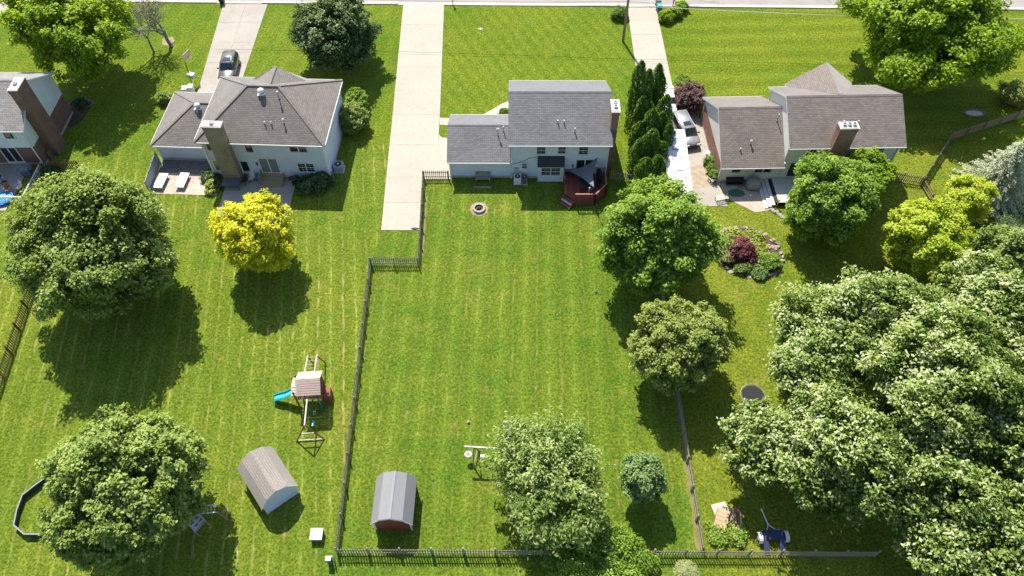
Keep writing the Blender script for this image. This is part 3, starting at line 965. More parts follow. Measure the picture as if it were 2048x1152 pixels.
def fence(label, p0, p1, mat, h=1.2, pw=.085, step=.2, post=2.4, side=1, name="picket_fence", group=None, first_post=True, last_post=True, capn=False):
    p0, p1 = Vector((*p0, 0)), Vector((*p1, 0))
    d = p1 - p0
    L, rz = d.length, math.atan2(d.y, d.x)
    root = thing(name, label, "fence", p0, rz, group)
    n = max(1, round(L / post))
    for k in range(n + 1):
        if (k == 0 and not first_post) or (k == n and not last_post):
            continue
        m = MB(); x = L * k / n
        m.box(x - .055, x + .055, side * .09 - .05, side * .09 + .05, -.1, h + .03)
        m.hexa([(x - .07, side * .09 - .065, h + .03), (x + .07, side * .09 - .065, h + .03), (x + .07, side * .09 + .065, h + .03), (x - .07, side * .09 + .065, h + .03),
                (x - .02, side * .09 - .02, h + .08), (x + .02, side * .09 - .02, h + .08), (x + .02, side * .09 + .02, h + .08), (x - .02, side * .09 + .02, h + .08)])
        m.build("post", mat, root)
    for z in (.3, h - .28):
        for k in range(n):
            m = MB(); m.box(L * k / n + .058, L * (k + 1) / n - .058, side * .033 - .018, side * .033 + .018, z - .045, z + .045)
            m.build("rail", mat, root)
    key = (mat.name, h, pw)
    cnt = int(L / step)
    for i in range(cnt):
        x = (i + .5) * L / cnt
        if key not in _pk:
            o = picket_mesh(pw, h).build("picket", mat, root)
            _pk[key] = o.data
        else:
            o = link("picket", _pk[key], root)
        o.location = (x, 0, rf_.uniform(-.03, .02))
        o.rotation_euler = (rf_.uniform(-.012, .012), rf_.uniform(-.014, .014), 0)
    return root
C_L, C_R = (-13.25, 17.15), (14.42, 17.1)
fence("long weathered picket fence along the rear of the yard, behind both sheds", C_L, (27.5, 16.95), WEATHER, side=1)
fence("weathered picket fence running down the left side of the centre yard", (-13.79, 44.85), (-13.27, 17.35), WEATHER, side=1, last_post=False)
fence("short weathered picket fence across the lawn below the driveway end", (-13.79, 44.95), (-9.12, 44.92), WEATHER, side=-1)
fence("weathered picket fence beside the right edge of the long driveway", (-9.46, 56.45), (-9.12, 45.1), WEATHER, side=1, last_post=False)
fence("short picket fence from driveway corner to the garage wing", (-9.46, 56.62), (-6.75, 56.62), WEATHER, side=-1)
fence("weathered picket fence on the right side of the centre yard under two trees", (14.0, 55.9), (14.42, 17.3), WEATHER, side=-1, last_post=False, step=.19)
fence("short picket fence between the red deck and the evergreen columns", (10.45, 56.35), (13.95, 56.1), WEATHER, side=1)
fence("brown stained picket fence at the left edge below the big maple", at(72, 575).to_2d(), (-43.2, 20.0), BROWNW, h=1.35, pw=.1, step=.23, side=-1)
fence("dark brown picket fence stub beside the brick house", (-51.0, 57.6), (-46.5, 58.0), BROWNW, h=1.3, pw=.11, step=.2, side=-1)
fence("grey picket fence from the cream house to the leaning board fence", (39.6, 56.6), (43.3, 55.7), WEATHER, step=.2, side=1)
fence("slatted wooden fence running toward the lime green tree at right", (43.35, 55.55), (44.0, 48.6), TANW, pw=.1, step=.22, side=-1)
fence("weathered wooden fence rising from the gate corner at right", (43.4, 55.75), (48.7, 62.5), WEATHER, pw=.12, step=.16, side=-1)
fence("long board fence at the upper right edge beyond the stone ring", (48.75, 62.55), (66.0, 69.3), TANW, pw=.14, step=.165, side=-1)
# grey privacy screen next to the paved corner
p0, p1 = at(302, 388), at(322, 328)
d = (p1 - p0)
rt = thing("privacy_screen", "tall grey panel screen beside the two white benches", "screen", p0, math.atan2(d.y, d.x))
Lp = d.length
for k in range(3):
    m = MB(); m.box(Lp * k / 3 + .05, Lp * (k + 1) / 3 - .05, -.02, .02, .08, 1.75); m.build("panel", GREYP, rt)
    m = MB(); m.box(Lp * k / 3 + .05, Lp * (k + 1) / 3 - .05, -.05, -.022, .85, .95); m.build("rail", GREYP, rt)
for k in range(4):
    m = MB(); m.box(Lp * k / 3 - .049, Lp * k / 3 + .049, -.05, .05, 0, 1.85); m.build("post", GREYP, rt)

# ---------------------------------------------------------------- sheds
SH_SHED = shingle("shingle_shed_tan", (.255, .23, .21), (.27, .242, .222), (.235, .212, .195))
SH_SHEDG = pm("shed_roof_grey", (.205, .21, .222), .6, .1, .8, 10, .15)
BARNRED = siding("siding_barn_red", (.20, .045, .032), .2)
def shed(label, c, rz, w_, L, wallh, rise, rmat, wmat, trim):
    """gambrel shed: ridge along local y, gable ends at -y and +y"""
    root = thing("garden_shed", label, "shed", c, rz, "garden sheds")
    hw, k = w_ / 2, w_ / 2 * .62
    zk, zr = wallh + rise * .68, wallh + rise
    m = MB()
    prof = [(-hw, 0.05), (hw, 0.05), (hw, wallh), (k, zk - .03), (0, zr - .03), (-k, zk - .03), (-hw, wallh)]
    for y, fl in ((-L / 2, 0), (L / 2, 1)):
        q = [(x, y, z) for x, z in prof]
        m.poly(q if not fl else q[::-1])
    m.poly([(hw, -L / 2, .05), (hw, L / 2, .05), (hw, L / 2, wallh), (hw, -L / 2, wallh)]); m.poly([(-hw, L / 2, .05), (-hw, -L / 2, .05), (-hw, -L / 2, wallh), (-hw, L / 2, wallh)])
    m.build("wall", wmat, root)
    m = MB(); o = .16; y0, y1 = -L / 2 - .12, L / 2 + .12
    R = [(hw + o, wallh - .12), (k + .03, zk + .03), (0, zr + .05), (-k - .03, zk + .03), (-hw - o, wallh - .12)]
    for i in range(4):
        (xa, za), (xb, zb) = R[i], R[i + 1]
        m.slab([(xb, y0, zb), (xa, y0, za), (xa, y1, za), (xb, y1, zb)], .06)
    rf = m.build("roof", [rmat, trim], root)
    m = MB(); m.box(-.09, .09, y0 + .01, y1 - .01, zr + .035, zr + .065); m.build("ridge_cap", rmat, rf)
    for s_ in (-1, 1):
        m = MB()
        m.cbox((s_ * (hw - .04), -L / 2 - .02, wallh / 2), (.12, .05, wallh - .1)); m.build("corner_board", trim, root)
        m = MB(); m.box(s_ * .46 - .44, s_ * .46 + .44, L / 2 + .003, L / 2 + .04, .12, 1.85); m.build("door", wmat, root)
    for i in range(4):
        (xa, za), (xb, zb) = R[i], R[i + 1]
        m = MB(); m.bar((xa, y0 - .015, za - .1), (xb, y0 - .015, zb - .1), .025, .11); m.build("fascia", trim, rf)
    m = MB(); m.box(-hw + .03, hw - .03, -L / 2 + .03, L / 2 - .03, -.02, .049); m.build("skid", WEATHER, root)
    return root
# red barn-like shed
a, b_ = at(743, 1046, 1.75), at(829, 1050, 1.75)
cA = Vector(((-10.55 - 7.6) / 2, 20.75, 0))
shed("grey-roofed red barn shed inside the picket fence", cA, math.radians(-1.0), 2.85, 3.5, 1.75, 1.05, SH_SHEDG, BARNRED, TRIM)
# tan-roofed shed, turned on the lawn
A, B, Cq = at(534, 1020), at(599, 976), at(478, 935)
wv = B - A
cS = A + wv / 2
rz_ = math.atan2(wv.y, wv.x)
nrm = Vector((-math.sin(rz_), math.cos(rz_), 0))
shed("tan-roofed pale shed standing askew on the left lawn", cS + nrm * 1.95 + Vector((.1, -.35, 0)), rz_, wv.length - .1, 3.9, 1.7, 1.05, SH_SHED, SID_BLUE, TRIM)

# ---------------------------------------------------------------- deck and sail of the centre house
DZ = .7
dk = thing("deck", "red stained timber deck behind the pale grey house", "deck", (5.45, 56.6, 0))
def dl(p, z=0):
    return Vector((p[0] - 5.45, p[1] - 56.6, z))
poly = [(5.45, 56.62), (5.45, 53.75), (6.5, 52.8), (8.55, 52.8), (9.75, 54.2), (9.75, 56.62)]
def deck_boards(polyg, step, root, mat1, mat2, z):
    xs_ = [p[0] for p in polyg]
    x = min(xs_)
    i = 0
    while x < max(xs_) - .02:
        xe = min(x + step, max(xs_))
        def yr(xx):
            ys = []
            for k in range(len(polyg)):
                (xa, ya), (xb, yb) = polyg[k], polyg[(k + 1) % len(polyg)]
                if abs(xa - xb) > 1e-6 and min(xa, xb) - 1e-6 <= xx <= max(xa, xb) + 1e-6:
                    ys.append(ya + (yb - ya) * (xx - xa) / (xb - xa))
            return min(ys), max(ys)
        a0, a1 = yr(x + .004); b0_, b1_ = yr(xe - .008)
        m = MB(); q = [dl((x, a0)), dl((xe - .012, b0_)), dl((xe - .012, b1_)), dl((x, a1))]
        m.prism([(p.x, p.y) for p in q], z - .035, z)
        m.build("board", rf_.choice([mat1, mat1, mat2]), root)
        x = xe
        i += 1
deck_boards(poly, .145, dk, REDW, REDW2, DZ)
for i in range(1, len(poly) - 1):
    if i == 1:
        continue
    p, q = dl(poly[i]), dl(poly[(i + 1) % len(poly)])
    m = MB(); m.bar((p.x, p.y, DZ / 2 - .02), (q.x, q.y, DZ / 2 - .02), .04, DZ - .1); m.build("skirt", REDW, dk)
p, q = dl(poly[0]), dl(poly[1]); m = MB(); m.bar((p.x, p.y, DZ / 2 - .02), (q.x, q.y, DZ / 2 - .02), .04, DZ - .1); m.build("skirt", REDW, dk)
RH = .95
rails = [(poly[2], poly[3]), (poly[3], poly[4]), (poly[4], poly[5])]
SUNW = pm("sunlit_rail_wood", (.30, .13, .085), .7, .2, 1.5, 16, .3)  # rail caps: lighter copy of the red stain, sunlight put into the colour
for (a_, b__) in rails + [((5.47, 56.5), (5.47, 55.0))]:
    p, q = dl(a_, DZ + RH), dl(b__, DZ + RH)
    m = MB(); m.bar(p, q, .14, .04); cap_ = m.build("rail_cap", SUNW, dk)
    m = MB(); m.bar(p - Vector((0, 0, .75)), q - Vector((0, 0, .75)), .04, .09); m.build("bottom_rail", REDW, dk)
    n = int((q - p).length / .17)
    for k in range(n):
        r0 = p.lerp(q, (k + .5) / n)
        m = MB(); m.box(r0.x - .02, r0.x + .02, r0.y - .02, r0.y + .02, DZ + .12, DZ + RH - .02); m.build("baluster", REDW, dk)
    for r0 in (p, q):
        m = MB(); m.box(r0.x - .05, r0.x + .05, r0.y - .05, r0.y + .05, .02, DZ + RH - .021); m.build("post", REDW, dk)
p, q = dl(poly[1]), dl(poly[2])
nv = Vector((-(q - p).y, (q - p).x, 0)).normalized()
if nv.y > 0:
    nv = -nv
stepwood = [REDW, pm("bleached_tread", (.42, .40, .37), .8, .15), REDW2]
for k in range(3):
    m = MB(); o = nv * (.3 * k + .16)
    m.bar((p.x + o.x, p.y + o.y, DZ - .2 - .18 * k), (q.x + o.x, q.y + o.y, DZ - .2 - .18 * k), .28, .05)
    m.build("step", stepwood[k], dk)
for r0 in (p, q):
    m = MB(); m.bar((r0.x, r0.y, DZ - .18), (r0.x + nv.x * 1.0, r0.y + nv.y * 1.0, .1), .05, .2); m.build("stringer", REDW, dk)
# shade sail: three corners, edges drawn in, surface sagging
ya = h3.M @ Vector((0, W3, 0))
sA = on_plane(1195, 314.5, ya, Vector((0, 1, 0))); sB = on_plane(1133, 338.5, ya, Vector((0, 1, 0)))
sA.y -= .05; sB.y -= .05
sC = at(1188.5, 376, 2.55)
sail = thing("shade_sail", "charcoal triangular shade sail stretched over the red deck", "shade sail", sA)
m = MB()
N = 14
grid = {}
cen = (sA + sB + sC) / 3
for i in range(N + 1):
    for j in range(N + 1 - i):
        a_, b__ = i / N, j / N
        c_ = 1 - a_ - b__
        p = sA * a_ + sB * b__ + sC * c_
        pull = (a_ * b__ + b__ * c_ + a_ * c_) * 1.1
        edge = 4 * max(a_ * b__ * (1 - c_ * 3 if c_ < .33 else 0), b__ * c_ * (1 - a_ * 3 if a_ < .33 else 0), a_ * c_ * (1 - b__ * 3 if b__ < .33 else 0), 0)
        p = p.lerp(cen, min(.3, .26 * edge)) + Vector((0, 0, -.45 * pull))
        grid[i, j] = p - sA
for i in range(N):
    for j in range(N - i):
        m.poly([grid[i, j], grid[i + 1, j], grid[i, j + 1]], 0, True)
        if i + j < N - 1:
            m.poly([grid[i + 1, j], grid[i + 1, j + 1], grid[i, j + 1]], 0, True)
SAIL = pm("charcoal_canvas", (.14, .15, .18), .75, .1, .8, 20, .1)
sl = m.build("canvas", SAIL, sail)
md = sl.modifiers.new("thick", 'SOLIDIFY'); md.thickness = .01
wl = sl.modifiers.new("weld", 'WELD')
sl.modifiers.move(1, 0)
m = MB(); m.tube([(sC.x - sA.x, sC.y - sA.y, .02), (sC.x - sA.x, sC.y - sA.y, 2.62)], .045, 8); m.build("pole", DARKM, sail)
m = MB(); m.tube([sB - sA, sB - sA + Vector((-.25, .04, .05))], .015, 5); m.build("tie", METAL, sail)

def chair(label, loc, rz, mat, s=1.0, name="patio_chair", slats=True):
    r = thing(name, label, "chair", loc, rz, "garden chairs")
    m = MB(); m.box(-.27, .27, -.27, .25, .40, .44); m.build("seat", mat, r)
    m = MB()
    m.hexa([(-.26, .25, .42), (.26, .25, .42), (.26, .29, .42), (-.26, .29, .42), (-.24, .42, .98), (.24, .42, .98), (.24, .46, .98), (-.24, .46, .98)]); m.build("backrest", mat, r)
    for x in (-.24, .24):
        for y in (-.24, .22):
            m = MB(); m.tube([(x, y, .0), (x * .95, y, .40)], .022, 6); m.build("leg", mat, r)
        m = MB(); m.bar((x * 1.15, -.25, .64), (x * 1.15, .3, .66), .06, .03); m.build("armrest", mat, r)
    return r
def grill(label, loc, rz, mat, w_=1.2):
    r = thing("grill", label, "grill", loc, rz)
    m = MB(); m.box(-w_ * .3, w_ * .3, -.28, .28, .12, .8); m.build("cabinet", mat, r)
    m = MB(); n = 8
    pts = [(-.3 + .6 * k / n, .8 + .36 * math.sin(math.pi * k / n)) for k in range(n + 1)]
    for k in range(n):
        (ya_, za), (yb, zb) = pts[k], pts[k + 1]
        m.poly([(-w_ * .3, ya_, za), (w_ * .3, ya_, za), (w_ * .3, yb, zb), (-w_ * .3, yb, zb)], 0, False)
    for x, f in ((-w_ * .3, 1), (w_ * .3, 0)):
        q = [(x, y, z) for y, z in pts]
        m.poly(q if f else q[::-1])
    m.build("lid", mat, r)
    for s_ in (-1, 1):
        m = MB(); m.box(*sorted((s_ * w_ * .305, s_ * w_ * .5)), -.25, .25, .82, .86); m.build("side_shelf", mat, r)
        for y in (-.22, .22):
            m = MB(); m.tube([(s_ * w_ * .25, y, 0), (s_ * w_ * .25, y, .13)], .04, 8); m.build("wheel", DARKM, r)
    m = MB(); m.tube([(-w_ * .22, -.34, .86), (w_ * .22, -.34, .86)], .018, 6); m.build("handle", METAL, r)
    return r
COVER = pm("black_cover", (.018, .018, .022), .6, .2, 3, 14, .3)
gr0 = at(1203, 352, DZ + .6); grill("black covered grill on the red deck against the rail", (gr0.x - .25, gr0.y + .1, DZ), math.radians(90), COVER, 1.5)
t = at(1166, 378, DZ)
r = thing("patio_table", "dark slatted table on the red deck", "table", (t.x + .35, t.y, DZ))
m = MB(); m.box(-.75, .75, -.5, .5, .68, .72); m.build("tabletop", COVER, r)
for x in (-.65, .65):
    for y in (-.4, .4):
        m = MB(); m.box(x - .03, x + .03, y - .03, y + .03, 0, .679); m.build("leg", COVER, r)
chair("dark chair on the deck behind the slatted table", (t.x - .1, t.y + .85, DZ), 0, COVER)
chair("dark chair at the deck rail under the pale sail tip", (t.x + 1.55, t.y + .35, DZ), math.radians(-100), COVER)
bx = at(1140, 345, DZ)
r = thing("storage_bench", "dark storage bench against the wall on the red deck", "bench", (bx.x + .15, bx.y - .05, DZ))
m = MB(); m.box(-.75, .75, -.3, .3, 0, .5); m.build("chest", COVER, r)
m = MB(); m.box(-.78, .78, -.33, .33, .501, .56); m.build("lid", SAIL, r)
# two slim posts at the deck front
for u, v, h_, lb in ((1176, 404, 2.0, "tan garden light post standing in front of the deck"), (1181.5, 392, 1.75, "second slimmer tan garden light post beside the deck rail")):
    pp = at(u, v)
    r = thing("light_post", lb, "post", pp)
    m = MB(); m.tube([(0, 0, -.05), (0, 0, h_)], .035, 8); m.build("pole", WOOD_TAN, r)
    m = MB(); m.lathe((0, 0, h_), [(.04, 0), (.09, .03), (.09, .14), (.03, .2)], 10); m.build("lamp_head", LEAD, r)

# ---------------------------------------------------------------- air conditioners, bench, fire pit, small yard things
def aircon(label, p, s, mat, rz=0):
    r = thing("air_conditioner", label, "air conditioner", p, rz)
    m = MB(); m.box(-s * .6, s * .6, -s * .6, s * .6, -.03, .06); m.build("pad", KERBC, r)
    m = MB(); m.box(-s / 2, s / 2, -s / 2, s / 2, .06, .85); bevel(m.build("case", mat, r), .03)
    for k in range(7):
        m = MB(); z = .16 + .09 * k
        m.box(-s / 2 - .012, s / 2 + .012, -s / 2 - .012, s / 2 + .012, z, z + .03); m.build("louvre", mat, r)
    m = MB(); m.lathe((0, 0, .851), [(s * .4, 0), (s * .4, .02), (s * .34, .03)], 18); m.build("fan_grille", DARKM, r)
    m = MB(); m.lathe((0, 0, .88), [(s * .12, 0), (s * .12, .02), (s * .05, .03)], 10); m.build("fan_hub", LEAD, r)
aircon("grey air conditioner on the lawn at the hipped house corner", at(679, 339), .95, pm("ac_grey", (.33, .32, .36), .5, .1))
aircon("white air conditioner against the centre house rear wall", at(1035, 364), .72, WHITE)
aircon("dark weathered condenser unit right of the white air conditioner", at(1048.5, 365), .6, pm("ac_dark", (.12, .13, .14), .6, .3))
p = at(966, 361)
r = thing("bench", "grey wooden bench in the shade of the garage wing", "bench", p)
for k in range(3):
    m = MB(); m.box(-.8, .8, -.28 + .17 * k, -.14 + .17 * k, .42, .46); m.build("slat", WEATHER, r)
for k in range(3):
    m = MB(); m.hexa([(-.8, .28 + .03 * k, .55 + .14 * k), (.8, .28 + .03 * k, .55 + .14 * k), (.8, .31 + .03 * k, .55 + .14 * k), (-.8, .31 + .03 * k, .55 + .14 * k),
                      (-.8, .3 + .03 * k, .66 + .14 * k), (.8, .3 + .03 * k, .66 + .14 * k), (.8, .33 + .03 * k, .66 + .14 * k), (-.8, .33 + .03 * k, .66 + .14 * k)]); m.build("back_slat", WEATHER, r)
for x in (-.7, .7):
    m = MB(); m.box(x - .04, x + .04, -.27, -.19, 0, .419); m.build("leg", WEATHER, r)
    m = MB(); m.box(x - .04, x + .04, .18, .26, 0, .98); m.build("leg", WEATHER, r)
p = at(957, 361 + 14)
m = MB(); m.box(-.9, .9, -.08, .08, 0, .09); tag(m.build("timber", WEATHER, None, (p.x + .45, p.y, 0)), "grey timber lying in the shaded grass below the bench", "timber")
STONE = pm("fire_pit_stone", (.34, .29, .25), .9, .3, 2, 16, .5)
p = at(958, 418)
r = thing("fire_pit", "round stone fire pit on the lawn behind the house", "fire pit", p)
for ring in range(2):
    for k in range(12):
        a_ = 2 * math.pi * (k + .5 * ring) / 12
        m = MB(); m.hexa([(.44 * math.cos(a_ - .25) , .44 * math.sin(a_ - .25), .12 * ring), (.66 * math.cos(a_ - .245), .66 * math.sin(a_ - .245), .12 * ring), (.66 * math.cos(a_ + .245), .66 * math.sin(a_ + .245), .12 * ring), (.44 * math.cos(a_ + .25), .44 * math.sin(a_ + .25), .12 * ring),
                          (.44 * math.cos(a_ - .25), .44 * math.sin(a_ - .25), .11 + .12 * ring), (.66 * math.cos(a_ - .245), .66 * math.sin(a_ - .245), .11 + .12 * ring), (.66 * math.cos(a_ + .245), .66 * math.sin(a_ + .245), .11 + .12 * ring), (.44 * math.cos(a_ + .25), .44 * math.sin(a_ + .25), .11 + .12 * ring)])
        m.build("stone", STONE, r)
m = MB(); m.lathe((0, 0, 0), [(.43, .02), (.43, .05), (.1, .08)], 16); m.build("ash", pm("ash", (.08, .075, .07), .95, .4), r)
for k in range(4):
    a_ = .4 + 1.57 * k
    m = MB(); m.tube([(.25 * math.cos(a_), .25 * math.sin(a_), .1), (-.2 * math.cos(a_ + .4), -.2 * math.sin(a_ + .4), .2)], .06, 7); m.build("log", pm("charred_log", (.05, .04, .035), .9, .4), r)
m = MB()
for k in range(20):
    a_ = 2 * math.pi * k / 20
m.prism([(.95 * math.cos(2 * math.pi * k / 24) * (1 + .08 * math.sin(k * 2.1)), .95 * math.sin(2 * math.pi * k / 24) * (1 + .08 * math.cos(k * 1.7))) for k in range(24)], -.01, .012); m.build("bare_ground", SOIL, r)
def lump(name, label, cat, p, s, mat, seed=1, n=10):
    m = MB(); rr = random.Random(seed)
    prof = [(.3, 0), (.95, .15), (1.0, .45), (.7, .85), (.15, 1.0)]
    m.lathe((0, 0, 0), [(a_ * s[0], z * s[2]) for a_, z in prof], n)
    o = m.build(name, mat)
    for v in o.data.vertices:
        k = 1 + rr.uniform(-.14, .14)
        v.co.x *= k; v.co.y *= k * s[1] / s[0]
    o.location = p
    if label:
        tag(o, label, cat)
    return o
lump("ball", "small pinkish ball on the open centre lawn", "ball", at(937, 845), (.13, .13, .25), pm("ball_pink", (.55, .38, .33), .5, .1), 2, 12)
lump("ball", "small red ball on the lawn near the large right tree", "ball", at(1192, 585), (.11, .11, .22), pm("ball_red", (.45, .08, .05), .5, .1), 3, 12)
m = MB(); m.prism([(.35 * math.cos(k * .7), .18 * math.sin(k * .7)) for k in range(9)], 0, .05)
tag(m.build("ground_stone", KERBC, None, at(961, 58)), "small pale stone cover in the front lawn", "cover")
lump("bag", "dark crumpled bag lying at the driveway end by the fence", "bag", at(830, 458), (.45, .15, .12), pm("dark_cloth", (.06, .06, .065), .9, .3), 5)
# low white well box and utility pedestal by the fence corner
p = at(634, 1083)
r = thing("utility_box", "low square cream utility box on the lawn by the fence", "utility box", (p.x, p.y + .4, 0))
m = MB(); m.box(-.42, .42, -.4, .4, 0, .5); m.build("base", pm("box_green", (.16, .18, .17), .7), r)
m = MB(); m.box(-.47, .47, -.45, .45, .5, .58); bevel(m.build("lid", pm("cream_lid", (.62, .60, .50), .6, .06), r), .02)
p = at(661, 1124)
r = thing("utility_pedestal", "white-topped utility pedestal beside the rear fence corner", "utility pedestal", p)
m = MB(); m.box(-.16, .16, -.13, .13, 0, .8); m.build("case", pm("pedestal_green", (.12, .14, .13), .6), r)
m = MB(); m.box(-.2, .2, -.17, .17, .8, .98); bevel(m.build("cap", WHITE, r), .03)
m = MB(); m.tube([(.3, .1, 0), (.3, .1, 1.15)], .05, 8); m.build("marker_post", pm("marker_grey", (.4, .42, .44), .6), r)

# ---------------------------------------------------------------- black panel ring (lower left)
RINGM = pm("dark_panel", (.045, .05, .058), .6, .15)
RTOP = pm("pale_rail", (.22, .23, .26), .5, .08)
r0 = at(27, 1046, .5)
r = thing("play_yard_ring", "dark panelled ring with pale top rail half under the lower left maple", "yard ring", (r0.x, r0.y, 0))
pts = [(105, 945), (72, 968), (44, 990), (33, 1020), (27, 1050), (48, 1068), (80, 1068), (107, 1053), (128, 1030), (138, 1000), (130, 965)]
W_ = [at(u, v, .55) - Vector((r0.x, r0.y, 0)) for u, v in pts]
for i in range(len(W_)):
    a_, b__ = W_[i], W_[(i + 1) % len(W_)]
    a_, b__ = Vector((a_.x, a_.y, 0)), Vector((b__.x, b__.y, 0))
    m = MB(); m.bar(a_ + Vector((0, 0, .26)), b__ + Vector((0, 0, .26)), .05, .5); m.build("panel", RINGM, r)
    m = MB(); m.bar(a_ + Vector((0, 0, .535)), b__ + Vector((0, 0, .535)), .10, .05); m.build("top_rail", RTOP, r)

# ---------------------------------------------------------------- swing set with tower, left lawn
TEAL = pm("teal_plastic", (.02, .42, .50), .35, .06, spec=.5)
GREENP = pm("green_plastic", (.03, .22, .17), .4, .08)
CEDAR = pm("cedar", (.24, .085, .05), .75, .22, 1.5, 16, .35)
BLEACH = pm("bleached_cedar", (.50, .38, .33), .8, .14, 1.5, 16, .35)
SILVERW = pm("silvered_wood", (.52, .48, .44), .8, .12, 1.5, 16, .35)
TB = at(620, 782, 1.3)
ps = thing("play_tower", "wooden play tower with slatted roof, teal slide and swings on the left lawn", "playset", (TB.x, TB.y, 0), math.radians(4))
hw, hd, FZ = 1.05, .8, 1.35
for x in (-hw, hw):
    for y in (-hd, hd):
        m = MB(); m.box(x - .06, x + .06, y - .06, y + .06, -.05, 2.7); m.build("post", CEDAR, ps)
for k in range(10):
    m = MB(); x = -hw + .08 + (2 * hw - .16) * k / 10; m.box(x, x + .185, -hd + .07, hd - .07, FZ - .03, FZ); m.build("floor_board", CEDAR, ps)
for (x0, y0, x1, y1) in ((-hw, -hd, hw, -hd), (hw, -hd, hw, hd), (-hw, hd, hw, hd)):
    for z in (FZ + .12, FZ + .75):
        m = MB(); m.bar((x0, y0, z), (x1, y1, z), .04, .09); m.build("rail", BLEACH, ps)
    n = int(math.hypot(x1 - x0, y1 - y0) / .16)
    for k in range(n):
        t_ = (k + .5) / n
        m = MB(); x, y = x0 + (x1 - x0) * t_, y0 + (y1 - y0) * t_
        m.box(x - .035, x + .035, y - .03, y + .03, .25 if x0 == x1 else FZ + .05, FZ + .78); m.build("slat", CEDAR, ps)
RTZ, REZ = 3.35, 2.6
for s_ in (-1, 1):                                  # roof boards on both slopes
    for k in range(7):
        t0, t1 = k / 7 + .008, (k + 1) / 7 - .012
        ya_, yb = s_ * (hd + .35) * (1 - t0), s_ * (hd + .35) * (1 - t1)
        za, zb = REZ + (RTZ - REZ) * t0, REZ + (RTZ - REZ) * t1
        m = MB(); m.bar((-hw + .25, (ya_ + yb) / 2, (za + zb) / 2), (hw + .2, (ya_ + yb) / 2, (za + zb) / 2), math.hypot(ya_ - yb, za - zb), .025, up=(0, (RTZ - REZ) * s_, (hd + .35)))
        m.build("roof_board", BLEACH, ps)
for s_ in (-1, 1):
    for k in range(4):
        m = MB(); y = s_ * (.1 + .22 * k); m.bar((-hw - .25, y, 2.5 - abs(y) * .35), (-hw + .22, y, 2.5 - abs(y) * .35), .2, .025); m.build("dormer_board", BLEACH, ps)
for x in (hw + .1,):                                # gable filling
    m = MB(); m.poly([(x, -hd, 2.5), (x, hd, 2.5), (x, 0, 3.25)]); m.poly([(x - .03, -hd, 2.5), (x - .03, 0, 3.25), (x - .03, hd, 2.5)]); m.build("gable_panel", CEDAR, ps)
# slide to the left
m = MB(); n = 14
pl = []
for k in range(n + 1):
    t_ = k / n
    x = -hw - .05 - 2.2 * t_
    z = FZ - .02 - (FZ - .25) * (t_ ** 1.15) + .07 * math.sin(t_ * 9)
    pl.append((x, z))
for k in range(n):
    (xa, za), (xb, zb) = pl[k], pl[k + 1]
    for (ya_, yb, da, db) in ((-.26, .26, 0, 0), (-.34, -.26, .18, 0), (.26, .34, 0, .18)):
        m.poly([(xb, ya_, zb + da), (xa, ya_, za + da), (xa, yb, za + db), (xb, yb, zb + db)], 0, True)
sl = m.build("slide", TEAL, ps)
md = sl.modifiers.new("thick", 'SOLIDIFY'); md.thickness = .03
# climbing ladder beyond (monkey bars) and swing beam towards the viewer
for x in (-.45, .35):
    m = MB(); m.bar((x, hd, 2.0), (x + .15, hd + 2.3, 2.05), .09, .09); m.build("monkey_rail", SILVERW, ps)
    m = MB(); m.bar((x + .15, hd + 2.2, 2.0), (x + (.15 if x < 0 else .45), hd + 2.65, 0), .09, .09); m.build("monkey_leg", CEDAR, ps)
for k in range(6):
    y = hd + .3 + .36 * k
    m = MB(); m.tube([(-.43 + .02 * k, y, 2.03), (.36 + .02 * k, y, 2.03)], .02, 6); m.build("rung", SILVERW, ps)
m = MB(); m.bar((.1, -hd, 2.3), (.1, -hd - 2.9, 2.3), .1, .14); m.build("swing_beam", SILVERW, ps)
for s_ in (-1, 1):
    m = MB(); m.bar((.1, -hd - 2.85, 2.32), (.1 + s_ * 1.15, -hd - 3.15, 0), .09, .09); m.build("swing_leg", CEDAR, ps)
m = MB(); m.bar((.1 - .62, -hd - 3.0, 1.05), (.1 + .62, -hd - 3.0, 1.05), .05, .12); m.build("cross_brace", SILVERW, ps)
m = MB(); m.bar((.1 - 1.12, -hd - 3.14, .12), (.1 + 1.12, -hd - 3.14, .12), .05, .09); m.build("ground_brace", SILVERW, ps)
for y in (-hd - .9, -hd - 1.9):
    for dy in (-.2, .2):
        m = MB(); m.tube([(.1, y + dy, 2.23), (.35, y + dy, .62)], .012, 5); m.build("swing_chain", METAL, ps)
    m = MB(); m.bar((.35, y - .24, .6), (.35, y + .24, .6), .2, .05); m.build("swing_seat", TEAL if y < -2.5 else GREENP, ps)
m = MB(); m.tube([(.75, -hd - .05, FZ + .4), (.95, -hd - .45, .1)], .09, 8); m.build("tube_slide", GREENP, ps)
m = MB(); m.box(hw + .05, hw + .6, -.45, .45, .05, 1.0); m.build("climbing_wall", CEDAR, ps)

